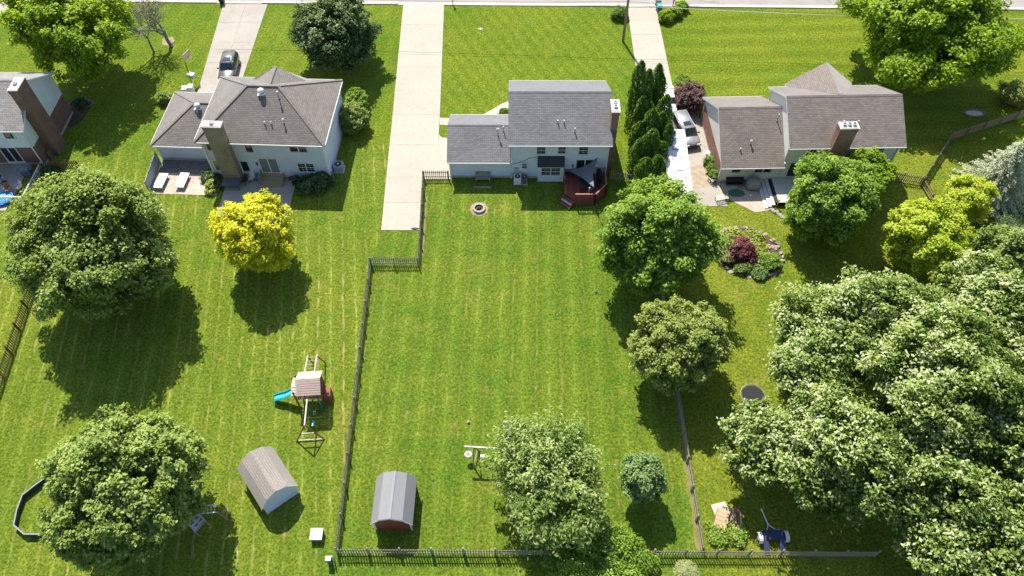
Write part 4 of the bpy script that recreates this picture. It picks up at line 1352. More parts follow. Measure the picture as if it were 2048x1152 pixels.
# ---------------------------------------------------------------- timber swing frame, centre lawn
q0, q1 = at(929, 893, 2.35), at(1012, 898, 2.35)
sw = thing("swing_frame", "grey timber swing frame with disc swing reaching into the lower centre tree", "swing set", (q0.x, q0.y, 0), math.atan2(q1.y - q0.y, q1.x - q0.x))
BL = (q1 - q0).length + .6
m = MB(); m.bar((0, 0, 2.35), (BL, 0, 2.35), .11, .14); m.build("beam", SILVERW, sw)
for x in (.75, BL - .3):
    for s_, dx_ in ((-1, -.05), (1, .25)):
        m = MB(); m.bar((x, 0, 2.28), (x + dx_, s_ * .75, -.02), .09, .09); m.build("leg", WEATHER, sw)
    m = MB(); m.bar((x - .02, -.6, .4), (x + .15, .6, .4), .06, .1); m.build("brace", WEATHER, sw)
m = MB(); m.lathe((.22, 0, .86), [(.26, 0), (.3, .02), (.26, .05)], 18); m.build("disc_seat", WHITE, sw)
m = MB(); m.lathe((.22, 0, .912), [(.19, 0), (.18, .012)], 16); m.build("disc_pad", pm("pink_pad", (.62, .22, .22), .7, .08), sw)
m = MB(); m.tube([(.22, 0, .92), (.22, 0, 2.28)], .014, 5); m.build("rope", WEATHER, sw)
for dx_ in (-.22, .22):
    m = MB(); m.tube([(1.5 + dx_, 0, .75), (1.5 + dx_, 0, 2.28)], .012, 5); m.build("rope", METAL, sw)
m = MB(); m.bar((1.22, 0, .72), (1.78, 0, .72), .22, .04); m.build("swing_seat", WHITE, sw)
p = at(1018, 872)
ft = thing("climbing_tower", "grey timber climbing tower half hidden behind the lower centre tree", "playset", (p.x, p.y - .5, 0))
for x in (-.4, .4):
    for y in (-.7, .7):
        m = MB(); m.box(x - .05, x + .05, y - .05, y + .05, -.02, 2.3); m.build("post", SILVERW, ft)
for y, z in ((.7, 2.28), (.45, 2.0), (-.7, 1.3), (-.7, 2.28)):
    m = MB(); m.box(-.449, .449, y - .06, y + .06, z - .05, z + .05); m.build("cross_rail", SILVERW, ft)
for k in range(5):
    m = MB(); y = -.62 + .25 * k; m.box(-.34, .34, y, y + .22, 1.0, 1.04); m.build("floor_board", WEATHER, ft)
for x in (-.4, .4):
    m = MB(); m.bar((x, -.64, 1.75), (x, .64, 1.75), .04, .09); m.build("side_rail", SILVERW, ft)
    m = MB(); m.bar((x, -.75, 1.7), (x, -2.3, 1.5), .09, .09); m.build("ramp_rail", SILVERW, ft)

# ---------------------------------------------------------------- climbing frame under the lower left maple
A_, B_ = at(404, 1011, 1.7), at(435, 1010, 1.7)
cf = thing("monkey_bars", "tan and white metal ladder frame beside the lower left maple", "monkey bars", (A_.x, A_.y, 0))
def rel(u, v, z):
    q = at(u, v, z)
    return (q.x - A_.x, q.y - A_.y, q.z)
P1, P2, P3, P4 = rel(404, 1011, 1.7), rel(435, 1010, 1.7), rel(404, 1027, 1.7), rel(433, 1024, 1.7)
for a_, b__ in ((P1, P2), (P3, P4)):
    m = MB(); m.bar(a_, b__, .06, .06); m.build("rail", WHITE, cf)
for t_ in (.1, .35, .6, .85):
    m = MB(); m.tube([Vector(P1).lerp(Vector(P2), t_), Vector(P3).lerp(Vector(P4), t_)], .02, 6); m.build("rung", WHITE, cf)
for a_, b__ in ((P2, rel(461, 1027, 0)), (P4, rel(457, 1040, 0)), (P1, rel(401, 1034, 0)), (P3, rel(399, 1046, 0))):
    m = MB(); m.bar(a_, b__, .05, .05); m.build("leg", WOOD_TAN, cf)
m = MB(); m.bar(Vector(P2).lerp(Vector(rel(461, 1027, 0)), .5), Vector(P4).lerp(Vector(rel(457, 1040, 0)), .5), .05, .05); m.build("brace", WOOD_TAN, cf)
p = at(393, 1044, .9)
cw = thing("climbing_board", "tilted grey board with four hand slots by the ladder frame", "playset", (p.x, p.y, 0), math.radians(-42))
def tp(x, y, z=0):
    return (x, y * .92, .95 + y * .38 + z)
m = MB(); m.hexa([tp(-.5, -.6, -.05), tp(.5, -.6, -.05), tp(.5, .6, -.05), tp(-.5, .6, -.05), tp(-.5, -.6), tp(.5, -.6), tp(.5, .6), tp(-.5, .6)]); m.build("board", pm("board_grey", (.48, .52, .56), .6, .08), cw)
for x, y in ((-.2, -.3), (.2, -.15), (-.2, .2), (.2, .32)):
    m = MB(); m.hexa([tp(x - .05, y - .14, .001), tp(x + .05, y - .14, .001), tp(x + .05, y + .14, .001), tp(x - .05, y + .14, .001), tp(x - .05, y - .14, .03), tp(x + .05, y - .14, .03), tp(x + .05, y + .14, .03), tp(x - .05, y + .14, .03)]); m.build("hand_slot", DARKM, cw)
for x in (-.54, .54):
    m = MB(); m.bar(tp(x, -.62), tp(x, .62), .06, .1); m.build("side_rail", WOOD_TAN, cw)
    for y in (-.55, .55):
        m = MB(); m.bar(tp(x, y, -.05), (x, y * .92, -.02), .07, .07); m.build("leg", WOOD_TAN, cw)

# ---------------------------------------------------------------- trampoline, tow dolly, timber pile (right)
p = at(1500, 790, .75)
tr = thing("trampoline", "round black trampoline on the grass beside the silver maples", "trampoline", (p.x + .25, p.y, 0))
m = MB(); m.tube([(1.05 * math.cos(2 * math.pi * k / 28), 1.05 * math.sin(2 * math.pi * k / 28), .75) for k in range(29)], .035, 6); m.build("frame", METAL, tr)
m = MB(); m.prism([(.93 * math.cos(2 * math.pi * k / 32), .93 * math.sin(2 * math.pi * k / 32)) for k in range(32)], .735, .747); m.build("mat", pm("black_mesh", (.022, .022, .027), .9, .15), tr)
for k in range(36):
    a_ = 2 * math.pi * k / 36
    m = MB(); m.tube([(.94 * math.cos(a_), .94 * math.sin(a_), .745), (1.03 * math.cos(a_), 1.03 * math.sin(a_), .75)], .01, 4); m.build("spring", METAL, tr)
for k in range(6):
    a_ = 2 * math.pi * k / 6 + .2
    m = MB(); m.tube([(1.03 * math.cos(a_), 1.03 * math.sin(a_), .74), (1.0 * math.cos(a_), 1.0 * math.sin(a_), -.01)], .025, 6); m.build("leg", METAL, tr)
NAVY = pm("navy_steel", (.035, .05, .11), .45, .15, 2, 14, .1)
TYRE = pm("tyre_rubber", (.018, .018, .018), .8, .15)
p = at(1545, 1085)
dy_ = thing("tow_dolly", "navy two-wheeled tow dolly with white mudguards by the rear fence", "trailer", p, math.radians(3))
m = MB(); m.box(-.85, .85, .1, .75, .42, .5); m.build("deck", NAVY, dy_)
m = MB(); m.box(-.85, .85, .73, .79, .505, .62); m.build("stop_bar", NAVY, dy_)
for s_ in (-1, 1):
    m = MB(); m.hexa([(s_ * .62 - .22, -.95, .03), (s_ * .62 + .22, -.95, .03), (s_ * .62 + .22, .098, .4), (s_ * .62 - .22, .098, .4), (s_ * .62 - .22, -.95, .08), (s_ * .62 + .22, -.95, .08), (s_ * .62 + .22, .098, .47), (s_ * .62 - .22, .098, .47)]); m.build("ramp", NAVY, dy_)
    m = MB(); m.tube([(s_ * .92, .3, .32), (s_ * 1.12, .3, .32)], .32, 20); wh = m.build("wheel", TYRE, dy_)
    m = MB(); m.tube([(s_ * 1.121, .3, .32), (s_ * 1.14, .3, .32)], .19, 16); m.build("rim", LEAD, wh)
    m = MB(); n = 8
    for k in range(n):
        a0, a1 = math.pi * k / n, math.pi * (k + 1) / n
        m.hexa([(s_ * 1.02 - .15, .3 + .42 * math.cos(a0), .32 + .42 * math.sin(a0)), (s_ * 1.02 + .15, .3 + .42 * math.cos(a0), .32 + .42 * math.sin(a0)), (s_ * 1.02 + .15, .3 + .42 * math.cos(a1), .32 + .42 * math.sin(a1)), (s_ * 1.02 - .15, .3 + .42 * math.cos(a1), .32 + .42 * math.sin(a1)),
                (s_ * 1.02 - .15, .3 + .45 * math.cos(a0), .32 + .45 * math.sin(a0)), (s_ * 1.02 + .15, .3 + .45 * math.cos(a0), .32 + .45 * math.sin(a0)), (s_ * 1.02 + .15, .3 + .45 * math.cos(a1), .32 + .45 * math.sin(a1)), (s_ * 1.02 - .15, .3 + .45 * math.cos(a1), .32 + .45 * math.sin(a1))])
    m.build("mudguard", LEAD, dy_)
    m = MB(); m.bar((s_ * .35, .8, .46), (-.15, 1.25, .46), .06, .07); m.build("drawbar_arm", LEAD, dy_)
m = MB(); m.bar((-.15, 1.2, .46), (-.35, 2.35, .46), .08, .09); m.build("tongue", LEAD, dy_)
m = MB(); m.lathe((-.37, 2.42, .42), [(.07, 0), (.09, .08), (.05, .14)], 10); m.build("coupler", LEAD, dy_)
PLANK = pm("bare_plank", (.46, .31, .20), .8, .2, 1.5, 14, .3)
PLANKD = pm("dark_plank", (.22, .12, .08), .85, .25, 1.5, 14, .4)
p = at(1441, 1042)
st_ = thing("pallet", "wooden pallet lying tilted on weeds near the right fence", "pallet", p, math.radians(-22))
for k in range(5):
    m = MB(); y = -.8 + .33 * k; m.box(-.48, .48, y, y + .3, .42, .46); m.build("board", PLANK, st_)
for x in (-.44, 0, .44):
    m = MB(); m.box(x - .04, x + .04, -.8, .82, .05, .418); m.build("stringer", PLANKD, st_)
p = at(1466, 1040)
tp_ = thing("plank_pile", "jumbled pile of brown planks right of the pallet", "planks", p)
for k in range(11):
    a_ = math.radians(rf_.uniform(-24, 8)); L_ = rf_.uniform(1.2, 2.4)
    x = rf_.uniform(-.5, .5); y = rf_.uniform(-.5, .4); z = .06 + .045 * k
    m = MB(); m.cbox((x, y, z), (.14, L_, .04), a_); m.build("plank", rf_.choice([PLANK, PLANKD, PLANKD, WEATHER]), tp_)
p = at(1432, 1015)
m = MB(); m.cbox((0, 0, .03), (1.2, .9, .06), .25); tag(m.build("plywood_sheet", pm("pale_ply", (.5, .42, .36), .8), None, (p.x + .3, p.y - .1, 0)), "pale plywood sheet under the top of the pallet", "board")
# ---------------------------------------------------------------- vehicles
CGLASS = glassmat("car_glass", (.012, .02, .024), .05)
PLAST = pm("black_plastic", (.02, .02, .022), .55, .1)
LAMP = pm("clear_lamp", (.7, .72, .74), .15, .04, spec=.8)
REDL = pm("red_lamp", (.35, .02, .02), .2, .05, spec=.7)
def loft(m, rings, mi=0, close_ends=True):
    base = len(m.v); n = len(rings[0])
    for r in rings:
        m.v += [tuple(p) for p in r]
    for i in range(len(rings) - 1):
        for k in range(n - 1):
            a = base + i * n + k
            m.f.append((a, a + 1, a + n + 1, a + n)); m.mi.append(mi); m.sm.append(True)
    if close_ends:
        m.f.append(tuple(base + k for k in range(n))[::-1]); m.f.append(tuple(base + (len(rings) - 1) * n + k for k in range(n)))
        m.mi += [mi, mi]; m.sm += [False, False]
def car(name, label, cat, loc, rz, mat, L=4.8, W=1.86, H=1.7, hood=1.05, belt=1.05, cowl=-.28, rf0=-.1, rf1=.42, tail=.48, sunroof=True, rack=False, trunk=None):
    """nose towards local -y; cowl, rf0, rf1, tail are fractions of the length from the middle"""
    r = thing(name, label, cat, loc, rz)
    hw = W / 2
    def body_ring(y, zt, k, zb=.3):
        return [(-hw * k * .94, y, zb), (-hw * k, y, .5), (-hw * k, y, zt - .22), (-hw * k * .97, y, zt - .08), (-hw * k * .86, y, zt), (0, y, zt + .03),
                (hw * k * .86, y, zt), (hw * k * .97, y, zt - .08), (hw * k, y, zt - .22), (hw * k, y, .5), (hw * k * .94, y, zb)]
    tr_ = trunk if trunk else belt
    rings = [body_ring(-L / 2, hood - .42, .78, .42), body_ring(-L / 2 + .1, hood - .26, .9, .34), body_ring(-L / 2 + .4, hood - .12, .98), body_ring(L * cowl, hood, 1.0),
             body_ring(L * rf0, belt, 1.0), body_ring(L * .2, belt + .02, 1.0), body_ring(L * .4, tr_ + .01, .99), body_ring(L / 2 - .08, tr_ - .05, .94), body_ring(L / 2, tr_ - .3, .88, .4)]
    m = MB(); loft(m, rings)
    bd = m.build("body", mat, r)
    wt = hw * .76
    def top_ring(y, z, kb, kt):
        zb_ = min(belt, z) - .06
        return [(-hw * kb, y, zb_), (-wt * kt - (hw * kb - wt * kt) * .12, y, zb_ + (z - zb_) * .86), (-wt * kt * .86, y, z - .01), (0, y, z + .02), (wt * kt * .86, y, z - .01), (wt * kt + (hw * kb - wt * kt) * .12, y, zb_ + (z - zb_) * .86), (hw * kb, y, zb_)]
    m = MB()
    loft(m, [top_ring(L * cowl, hood + .03, .93, 1.16), top_ring(L * rf0, H - .05, .95, 1.0), top_ring(L * (rf0 + rf1) / 2, H, .96, 1.0), top_ring(L * rf1, H - .05, .94, .97), top_ring(L * tail, max(belt, tr_) + .02, .92, 1.1)])
    cb = m.build("cabin", mat, r)
    def quad(name, pts, mt, off=.012):
        a, b, c, d = [Vector(p) for p in pts]
        nn = (b - a).cross(d - a).normalized() * off
        mm = MB(); mm.hexa([a, b, c, d, a + nn, b + nn, c + nn, d + nn]); return mm.build(name, mt, cb)
    def lerp3(p, q, t):
        return tuple(p[i] + (q[i] - p[i]) * t for i in range(3))
    y0, y1, z0, z1 = L * cowl, L * rf0, hood + .03, H - .05
    def ws(t):
        return y0 + (y1 - y0) * t, z0 + (z1 - z0) * t
    (ya, za), (yb, zb) = ws(.08), ws(.93)
    quad("windshield", [(-hw * .76, ya, za), (hw * .76, ya, za), (hw * .66, yb, zb), (-hw * .66, yb, zb)], CGLASS, .05)
    y0, y1, z0, z1 = L * tail, L * rf1, max(belt, tr_) + .02, H - .05
    (ya, za), (yb, zb) = ws(.15), ws(.9)
    quad("rear_window", [(hw * .74, ya, za), (-hw * .74, ya, za), (-hw * .65, yb, zb), (hw * .65, yb, zb)], CGLASS, .05)
    ys_ = [L * cowl + (L * rf0 - L * cowl) * .62, L * rf0 + .12, L * (rf0 + rf1) / 2 - .03, L * (rf0 + rf1) / 2 + .03, L * rf1 - .05, L * rf1 + (L * tail - L * rf1) * .45]
    for s in (-1, 1):
        xb, xt = s * hw * .955, s * (wt + (hw * .95 - wt) * .2)
        zt = belt + (H - belt) * .78
        for (a, b, c, d) in ((ys_[0], ys_[2], ys_[1], ys_[2]), (ys_[3], ys_[5], ys_[3], ys_[4])):
            q = [(xb, a, belt + .03), (xb, b, belt + .03), (xt, d, zt), (xt, c, zt)]
            quad("side_window", q if s > 0 else q[::-1], CGLASS, .025)
        m = MB(); m.cbox((s * (hw + .1), L * cowl + .35, belt + .06), (.22, .1, .15)); bevel(m.build("mirror", PLAST, r), .03)
        m = MB(); m.cbox((s * hw * .66, -L / 2 + .1, hood - .36), (.38, .22, .14)); bevel(m.build("headlight", LAMP, r), .03)
        m = MB(); m.cbox((s * hw * .78, L / 2 - .08, tr_ - .22), (.2, .16, .3)); bevel(m.build("tail_light", REDL, r), .03)
        for y in (-L * .31, L * .3):
            m = MB(); m.tube([(s * (hw - .22), y, .34), (s * (hw + .012), y, .34)], .34, 20); wh = m.build("wheel", TYRE, r)
            m = MB(); m.tube([(s * (hw + .013), y, .34), (s * (hw + .022), y, .34)], .22, 14); m.build("rim", METAL, wh)
        if rack:
            m = MB(); m.bar((s * wt * .82, L * rf0 + .2, H + .05), (s * wt * .82, L * rf1 - .1, H + .05), .04, .05); m.build("roof_rail", METAL, r)
    m = MB(); m.cbox((0, -L / 2 + .05, .42), (W * .8, .2, .16)); m.build("bumper", PLAST, r)
    m = MB(); m.cbox((0, -L / 2 + .03, hood - .4), (W * .42, .12, .16)); m.build("grille", PLAST, r)
    if sunroof:
        m = MB(); m.cbox((0, L * rf0 + .62, H + .012), (W * .44, .62, .035)); m.build("sunroof", CGLASS, r)
    return r
car("parked_car", "dark grey sport utility car on the upper left driveway", "car", at(461, 145), math.radians(3.5), carpaint("paint_dark_grey", (.11, .115, .125), .5), L=4.75, W=1.9, H=1.72, hood=1.05, belt=1.08, cowl=-.2, rf0=-.06, rf1=.43, tail=.49)
vm = at(1367, 263, .8)
car("parked_car", "silver minivan parked at an angle beside the camper", "car", (vm.x + .25, vm.y + .35, 0), math.radians(13), carpaint("paint_silver", (.42, .42, .44), .55), L=5.05, W=1.95, H=1.76, hood=1.06, belt=1.08, cowl=-.29, rf0=-.14, rf1=.43, tail=.49, rack=True)
wc = at(1329, 200, .8)
car("parked_car", "white sedan half hidden behind the evergreen columns", "car", (wc.x + .45, wc.y + .1, 0), math.radians(-2), carpaint("paint_white", (.72, .72, .72), .0), L=4.7, W=1.82, H=1.46, hood=.95, belt=.95, cowl=-.2, rf0=-.06, rf1=.22, tail=.36, trunk=1.0, sunroof=False)

# camper trailer
CAMP = pm("camper_white", (.66, .67, .68), .4, .04)
ca, cb_ = at(1346.5, 258.5, 2.75), at(1361, 378, 2.75)
cd = Vector((ca.x - cb_.x, ca.y - cb_.y, 0))
cl = cd.length + .9
camper = thing("camper_trailer", "long white camper trailer between the evergreen columns and the minivan", "trailer", ((ca.x + cb_.x) / 2, (ca.y + cb_.y) / 2 - .4, 0), math.atan2(cd.y, cd.x) - math.pi / 2)
m = MB(); m.box(-1.22, 1.22, -cl / 2, cl / 2, .5, 2.72); bevel(m.build("body", CAMP, camper), .14, 3)
m = MB(); m.box(-1.24, 1.24, -cl / 2 + .15, cl / 2 - .15, .85, 1.15); m.build("stripe", pm("camper_stripe", (.22, .24, .28), .5), camper)
for y, x in ((1.9, .0), (-1.2, .25)):
    m = MB(); m.box(x - .35, x + .35, y - .24, y + .24, 2.721, 2.79); vv = m.build("roof_hatch", pm("hatch_grey", (.42, .42, .42), .5), camper)
    m = MB(); m.box(x - .28, x + .28, y - .18, y + .18, 2.791, 2.83); m.build("hatch_lid", LEAD, vv)
m = MB(); m.box(-.5, .3, -2.9, -2.1, 2.721, 2.98); bevel(m.build("roof_unit", CAMP, camper), .06)
for x, y in ((.5, .6), (.15, -.1), (.6, -2.3), (-.5, .3)):
    m = MB(); m.lathe((x, y, 2.72), [(.09, 0), (.07, .1), (.03, .14)], 10); m.build("vent_cap", LEAD, camper)
for y in (2.2, .2, -2.2):
    for s in (-1, 1):
        m = MB(); m.box(*sorted((s * 1.215, s * 1.245)), y - .4, y + .4, 1.5, 2.1); m.build("window", CGLASS, camper)
for s in (-1, 1):
    for y in (-.45, .4):
        m = MB(); m.tube([(s * 1.0, y - .4, .36), (s * 1.21, y - .4, .36)], .36, 18); m.build("wheel", TYRE, camper)
m = MB(); m.bar((0, cl / 2 - .1, .5), (0, cl / 2 + 1.1, .5), .12, .14); m.build("tongue", PLAST, camper)

# ---------------------------------------------------------------- street and front yard things
p = at(1246, 83)
POLE = pm("utility_pole_wood", (.22, .175, .125), .9, .25, 1, 14, .4)
up_ = thing("utility_pole", "tall wooden utility pole beside the right driveway", "utility pole", p)
m = MB(); m.tube([(0, 0, -.2), (-.05, 0, 5), (-.1, 0, 11)], [.17, .15, .11], 12); m.build("shaft", POLE, up_)
m = MB(); m.bar((-1.2, 0, 10.2), (1.0, 0, 10.2), .1, .12); m.build("crossarm", POLE, up_)
m = MB(); m.tube([(0, -.22, 5.1), (0, .2, 5.1)], .03, 6); m.build("cable_clamp", METAL, up_)
WIRE = pm("wire_light", (.55, .55, .55), .5, .05)
WIRED = pm("wire_dark", (.05, .05, .05), .5, .05)
def wire(label, pts, rad, mat):
    m = MB(); m.tube(pts, rad, 5)
    tag(m.build("overhead_wire", mat), label, "wire", "overhead wires")
def span(a, b, sag, n=24):
    a, b = Vector(a), Vector(b)
    return [a.lerp(b, i / n) - Vector((0, 0, sag * 4 * (i / n) * (1 - i / n))) for i in range(n + 1)]
PX, PY = p.x, p.y
wire("lower pale overhead cable left of the utility pole", span((PX - 52, 82.6, 5.1), (PX, PY + .17, 5.0), .55), .028, WIRE)
wire("upper thin dark overhead cable left of the utility pole", span((PX - 52, 82.4, 5.6), (PX, PY + .16, 5.5), .55), .018, WIRED)
wire("lower pale overhead cable right of the utility pole", span((PX, PY + .17, 5.0), (PX + 50, 77.8, 5.0), .45), .028, WIRE)
wire("upper thin dark overhead cable right of the utility pole", span((PX, PY + .16, 5.5), (PX + 50, 77.2, 5.1), .45), .018, WIRED)
def bin_(label, p, rz, body, lid):
    r = thing("wheelie_bin", label, "bin", p, rz, "rubbish bins")
    m = MB(); m.hexa([(-.24, -.28, .06), (.24, -.28, .06), (.24, .28, .06), (-.24, .28, .06), (-.3, -.36, 1.0), (.3, -.36, 1.0), (.3, .36, 1.0), (-.3, .36, 1.0)]); m.build("body", body, r)
    m = MB(); m.hexa([(-.33, -.4, 1.0), (.33, -.4, 1.0), (.33, .4, 1.0), (-.33, .4, 1.0), (-.28, -.34, 1.09), (.28, -.34, 1.09), (.28, .36, 1.12), (-.28, .36, 1.12)]); m.build("lid", lid, r)
    for s in (-1, 1):
        m = MB(); m.tube([(s * .22, .34, .13), (s * .3, .34, .13)], .13, 12); m.build("wheel", TYRE, r)
    m = MB(); m.tube([(-.25, .42, .95), (.25, .42, .95)], .02, 6); m.build("handle", body, r)
GREYB, TEALB, DKGREEN, CREAM = pm("bin_grey", (.10, .105, .115), .5), pm("bin_teal", (.03, .36, .36), .45), pm("bin_green", (.025, .09, .055), .5), pm("bin_cream", (.58, .58, .55), .5)
p = at(1315, 14); bin_("dark grey wheelie bin at the kerb by the right driveway", (p.x, p.y, 0), .1, GREYB, GREYB)
p = at(1317, 24); bin_("teal-lidded wheelie bin in front of the grey one at the kerb", (p.x, p.y, 0), .05, GREYB, TEALB)
p = at(1408, 240); bin_("dark green bin beneath the purple shrub beside the cream house", (p.x, p.y, 0), .2, DKGREEN, DKGREEN)
p = at(376, 190); bin_("left pale bin at the front corner of the blue garage", (p.x - .1, p.y, 0), .1, CREAM, CREAM)
p = at(385, 188); bin_("right pale bin at the front corner of the blue garage", (p.x + .05, p.y + .1, 0), .05, CREAM, CREAM)
p = at(449, 6); bin_("black bin at the street end of the left driveway", (p.x - .3, p.y, 0), .1, PLAST, PLAST)
def mailbox(label, p, h=1.1):
    r = thing("mailbox", label, "mailbox", p)
    m = MB(); m.box(-.05, .05, -.05, .05, -.05, h); m.build("post", DARKM, r)
    m = MB(); m.tube([(0, -.26, h + .12), (0, .26, h + .12)], .13, 12); m.build("box", DARKM, r)
mailbox("black mailbox on a post at the kerb beside the round shrubs", at(1345, 14))
mailbox("black mailbox at the top of the long driveway", at(906, 10))
# basketball hoop
p = at(383, 151)
bh = thing("basketball_hoop", "portable basketball hoop with tan backboard beside the left driveway", "basketball hoop", p, math.radians(70))
m = MB(); m.hexa([(-.4, -.55, 0), (.4, -.55, 0), (.4, .55, 0), (-.4, .55, 0), (-.3, -.4, .25), (.3, -.4, .25), (.3, .4, .25), (-.3, .4, .25)]); m.build("base", pm("base_grey", (.45, .46, .48), .5), bh)
m = MB(); m.tube([(0, .3, .2), (0, .05, 2.4), (0, -.55, 3.0)], .05, 8); m.build("pole", DARKM, bh)
m = MB(); m.box(-.65, .65, -.62, -.58, 2.7, 3.5); m.build("backboard", pm("backboard_tan", (.62, .52, .36), .5, .08), bh)
m = MB(); m.tube([(.23 * math.cos(2 * math.pi * k / 16), -.88 + .23 * math.sin(2 * math.pi * k / 16), 2.85) for k in range(17)], .015, 5); rim = m.build("rim", pm("rim_orange", (.5, .2, .06), .5), bh)
m = MB()
for k in range(10):
    a = 2 * math.pi * k / 10
    m.tube([(.22 * math.cos(a), -.88 + .22 * math.sin(a), 2.84), (.13 * math.cos(a + .3), -.88 + .13 * math.sin(a + .3), 2.45)], .012, 4)
nt_ = m.build("net", WHITE, rim); nt_["kind"] = "stuff"

# ---------------------------------------------------------------- terrace furniture
def white_bench(label, u, v, rz):
    p = at(u, v)
    r = thing("garden_bench", label, "bench", p, rz, "white slab benches")
    m = MB(); m.box(-.48, .48, -1.05, 1.05, .4, .48); bevel(m.build("top", WHITE, r), .02)
    for y in (-.75, .75):
        m = MB(); m.box(-.36, .36, y - .1, y + .1, .03, .399); m.build("support", KERBC, r)
white_bench("white slab bench next to the grey panel screen", 324.5, 367, math.radians(-4))
white_bench("white slab bench in the middle of the pink paved corner", 367, 366, math.radians(-4))
p = at(309, 388)
lump("flower_pot", "small white pot at the foot of the grey panel screen", "pot", p, (.16, .16, .35), WHITE, 8)
chair("white garden chair by the tan brick chimney", at(505, 361), math.radians(-10), WHITE)
chair("blue garden chair left of the timber steps", at(519, 359), math.radians(8), pm("chair_blue", (.03, .27, .40), .5, .08))
p = at(594, 366); grill("round black covered grill at the right edge of the blue house patio", (p.x - .1, p.y - .1, .04), .3, COVER, 1.1)
p = at(474, 374)
r = thing("patio_table", "dark low table under the yellow tree on the blue house patio", "table", (p.x - .4, p.y, .04))
m = MB(); m.box(-.9, .9, -.55, .55, .66, .7); m.build("tabletop", pm("table_grey", (.10, .10, .115), .5, .15), r)
for x in (-.8, .8):
    for y in (-.45, .45):
        m = MB(); m.tube([(x, y, 0), (x, y, .659)], .025, 6); m.build("leg", DARKM, r)
chair("dark chair left of the low patio table", (p.x - 1.7, p.y - .2, .04), math.radians(80), DARKM)
chair("dark chair between the low patio table and the chimney", (p.x + .8, p.y + .55, .04), math.radians(-30), DARKM)
p = at(550, 411)
r = thing("side_table", "small brown table right of the yellow tree on the patio", "table", (p.x, p.y, .04))
m = MB(); m.box(-.5, .5, -.3, .3, .4, .45); m.build("tabletop", pm("brown_top", (.28, .16, .11), .6), r)
for x in (-.42, .42):
    for y in (-.22, .22):
        m = MB(); m.box(x - .03, x + .03, y - .03, y + .03, 0, .399); m.build("leg", DARKM, r)
# cream house: white deck with steps, covered grill, bench, lattice
WDECK = pm("white_deck", (.58, .56, .56), .6, .08)
d4 = thing("deck", "pale deck with three long steps behind the cream house", "deck", (27.0, 52.5, 0), math.radians(1))
for k in range(18):
    m = MB(); x = .55 + .2 * k; m.box(x, x + .185, .15 if x < 2.2 else .15 + .35 * (x - 2.2), 3.6, .52, .56); m.build("board", WDECK, d4)
for k in range(3):
    m = MB(); x = .2 - .36 * k; m.hexa([(x - .35, -.05 - .1 * k, .30 - .14 * k), (x - .01, -.05 - .1 * k, .30 - .14 * k), (x - .01, 3.6, .30 - .14 * k), (x - .35, 3.6, .30 - .14 * k), (x - .35, -.05 - .1 * k, .42 - .14 * k), (x - .01, -.05 - .1 * k, .42 - .14 * k), (x - .01, 3.6, .42 - .14 * k), (x - .35, 3.6, .42 - .14 * k)]); m.build("step", WDECK, d4)
m = MB(); m.box(.25, 4.1, .2, 3.55, .04, .515); m.build("skirt", COVER, d4)
p = at(1505, 378)
cg = MB()
prof = []
for z, kx, ky in ((0.03, 1.02, 1.02), (.3, 1.05, 1.05), (.75, .98, .98), (1.05, .82, .78), (1.18, .5, .45), (1.2, .1, .1)):
    prof.append([(kx * .75 * math.copysign(abs(math.cos(a)) ** .6, math.cos(a)), ky * .55 * math.copysign(abs(math.sin(a)) ** .6, math.sin(a)), z) for a in [2 * math.pi * k / 20 for k in range(21)]])
loft(cg, prof)
tag(cg.build("covered_grill", pm("pale_cover", (.24, .25, .27), .6, .12, 3, 8, .5), None, (p.x, p.y + .25, .04)), "bulky grill under a grey cover on the brick patio", "grill")
p = at(1468, 372)
r = thing("patio_table", "long black table against the cream house rear wall", "table", (p.x, p.y + .3, .04))
m = MB(); m.box(-.95, .95, -.4, .4, .7, .75); m.build("tabletop", COVER, r)
for x in (-.85, .85):
    for y in (-.3, .3):
        m = MB(); m.box(x - .035, x + .035, y - .035, y + .035, 0, .699); m.build("leg", COVER, r)
m = MB(); m.box(-.85, .85, -.3, .3, .2, .24); m.build("shelf", COVER, r)
p = at(1470, 387)
m = MB(); m.prism([(.9 * math.cos(k * .52) * (1 + .1 * math.sin(3 * k)), .55 * math.sin(k * .52)) for k in range(12)], .0, .05)
tag(m.build("garden_mat", pm("green_mat", (.05, .14, .09), .9, .2), None, (p.x + .1, p.y, .04)), "dark green mat on the brick patio by the black table", "mat")
m = MB(); m.tube([(.3 * math.cos(k * .5), .12 * math.sin(k * .5), .05) for k in range(14)], .03, 6); pq = at(1464, 375)
tag(m.build("garden_hose", WHITE, None, (pq.x + .2, pq.y, .05)), "short coil of white hose in front of the black table", "hose")
p = at(1500, 393); m = MB(); m.lathe((0, 0, 0), [(.1, 0), (.13, .18), (.1, .2)], 10); tag(m.build("flower_pot", WHITE, None, (p.x, p.y, .04)), "tiny white pot in the middle of the brick patio", "pot")
LATT = pm("lattice_white", (.62, .58, .53), .7, .1)
def lattice(label, p, rz, w_, h):
    r = thing("lattice_panel", label, "lattice", p, rz, "lattice panels")
    for k in range(9):
        m = MB(); x = -w_ / 2 + w_ * (k + .2) / 9; m.box(x, x + .06, -h * .4, h * .4, .5, .54); m.build("slat", LATT, r)
    for y in (-h * .38, h * .38):
        m = MB(); m.box(-w_ / 2, w_ / 2, y - .04, y + .04, .45, .499); m.build("rail", LATT, r)
        for x in (-w_ / 2 + .05, w_ / 2 - .05):
            m = MB(); m.box(x - .04, x + .04, y - .04, y + .04, 0, .449); m.build("leg", LATT, r)
lattice("slatted white bench at the brick patio corner under the large tree", at(1442, 401), .25, 1.3, .7)
lattice("slatted white bench below the clipped green balls", at(1428, 362), .5, 1.3, .8)
p = at(1436, 338)
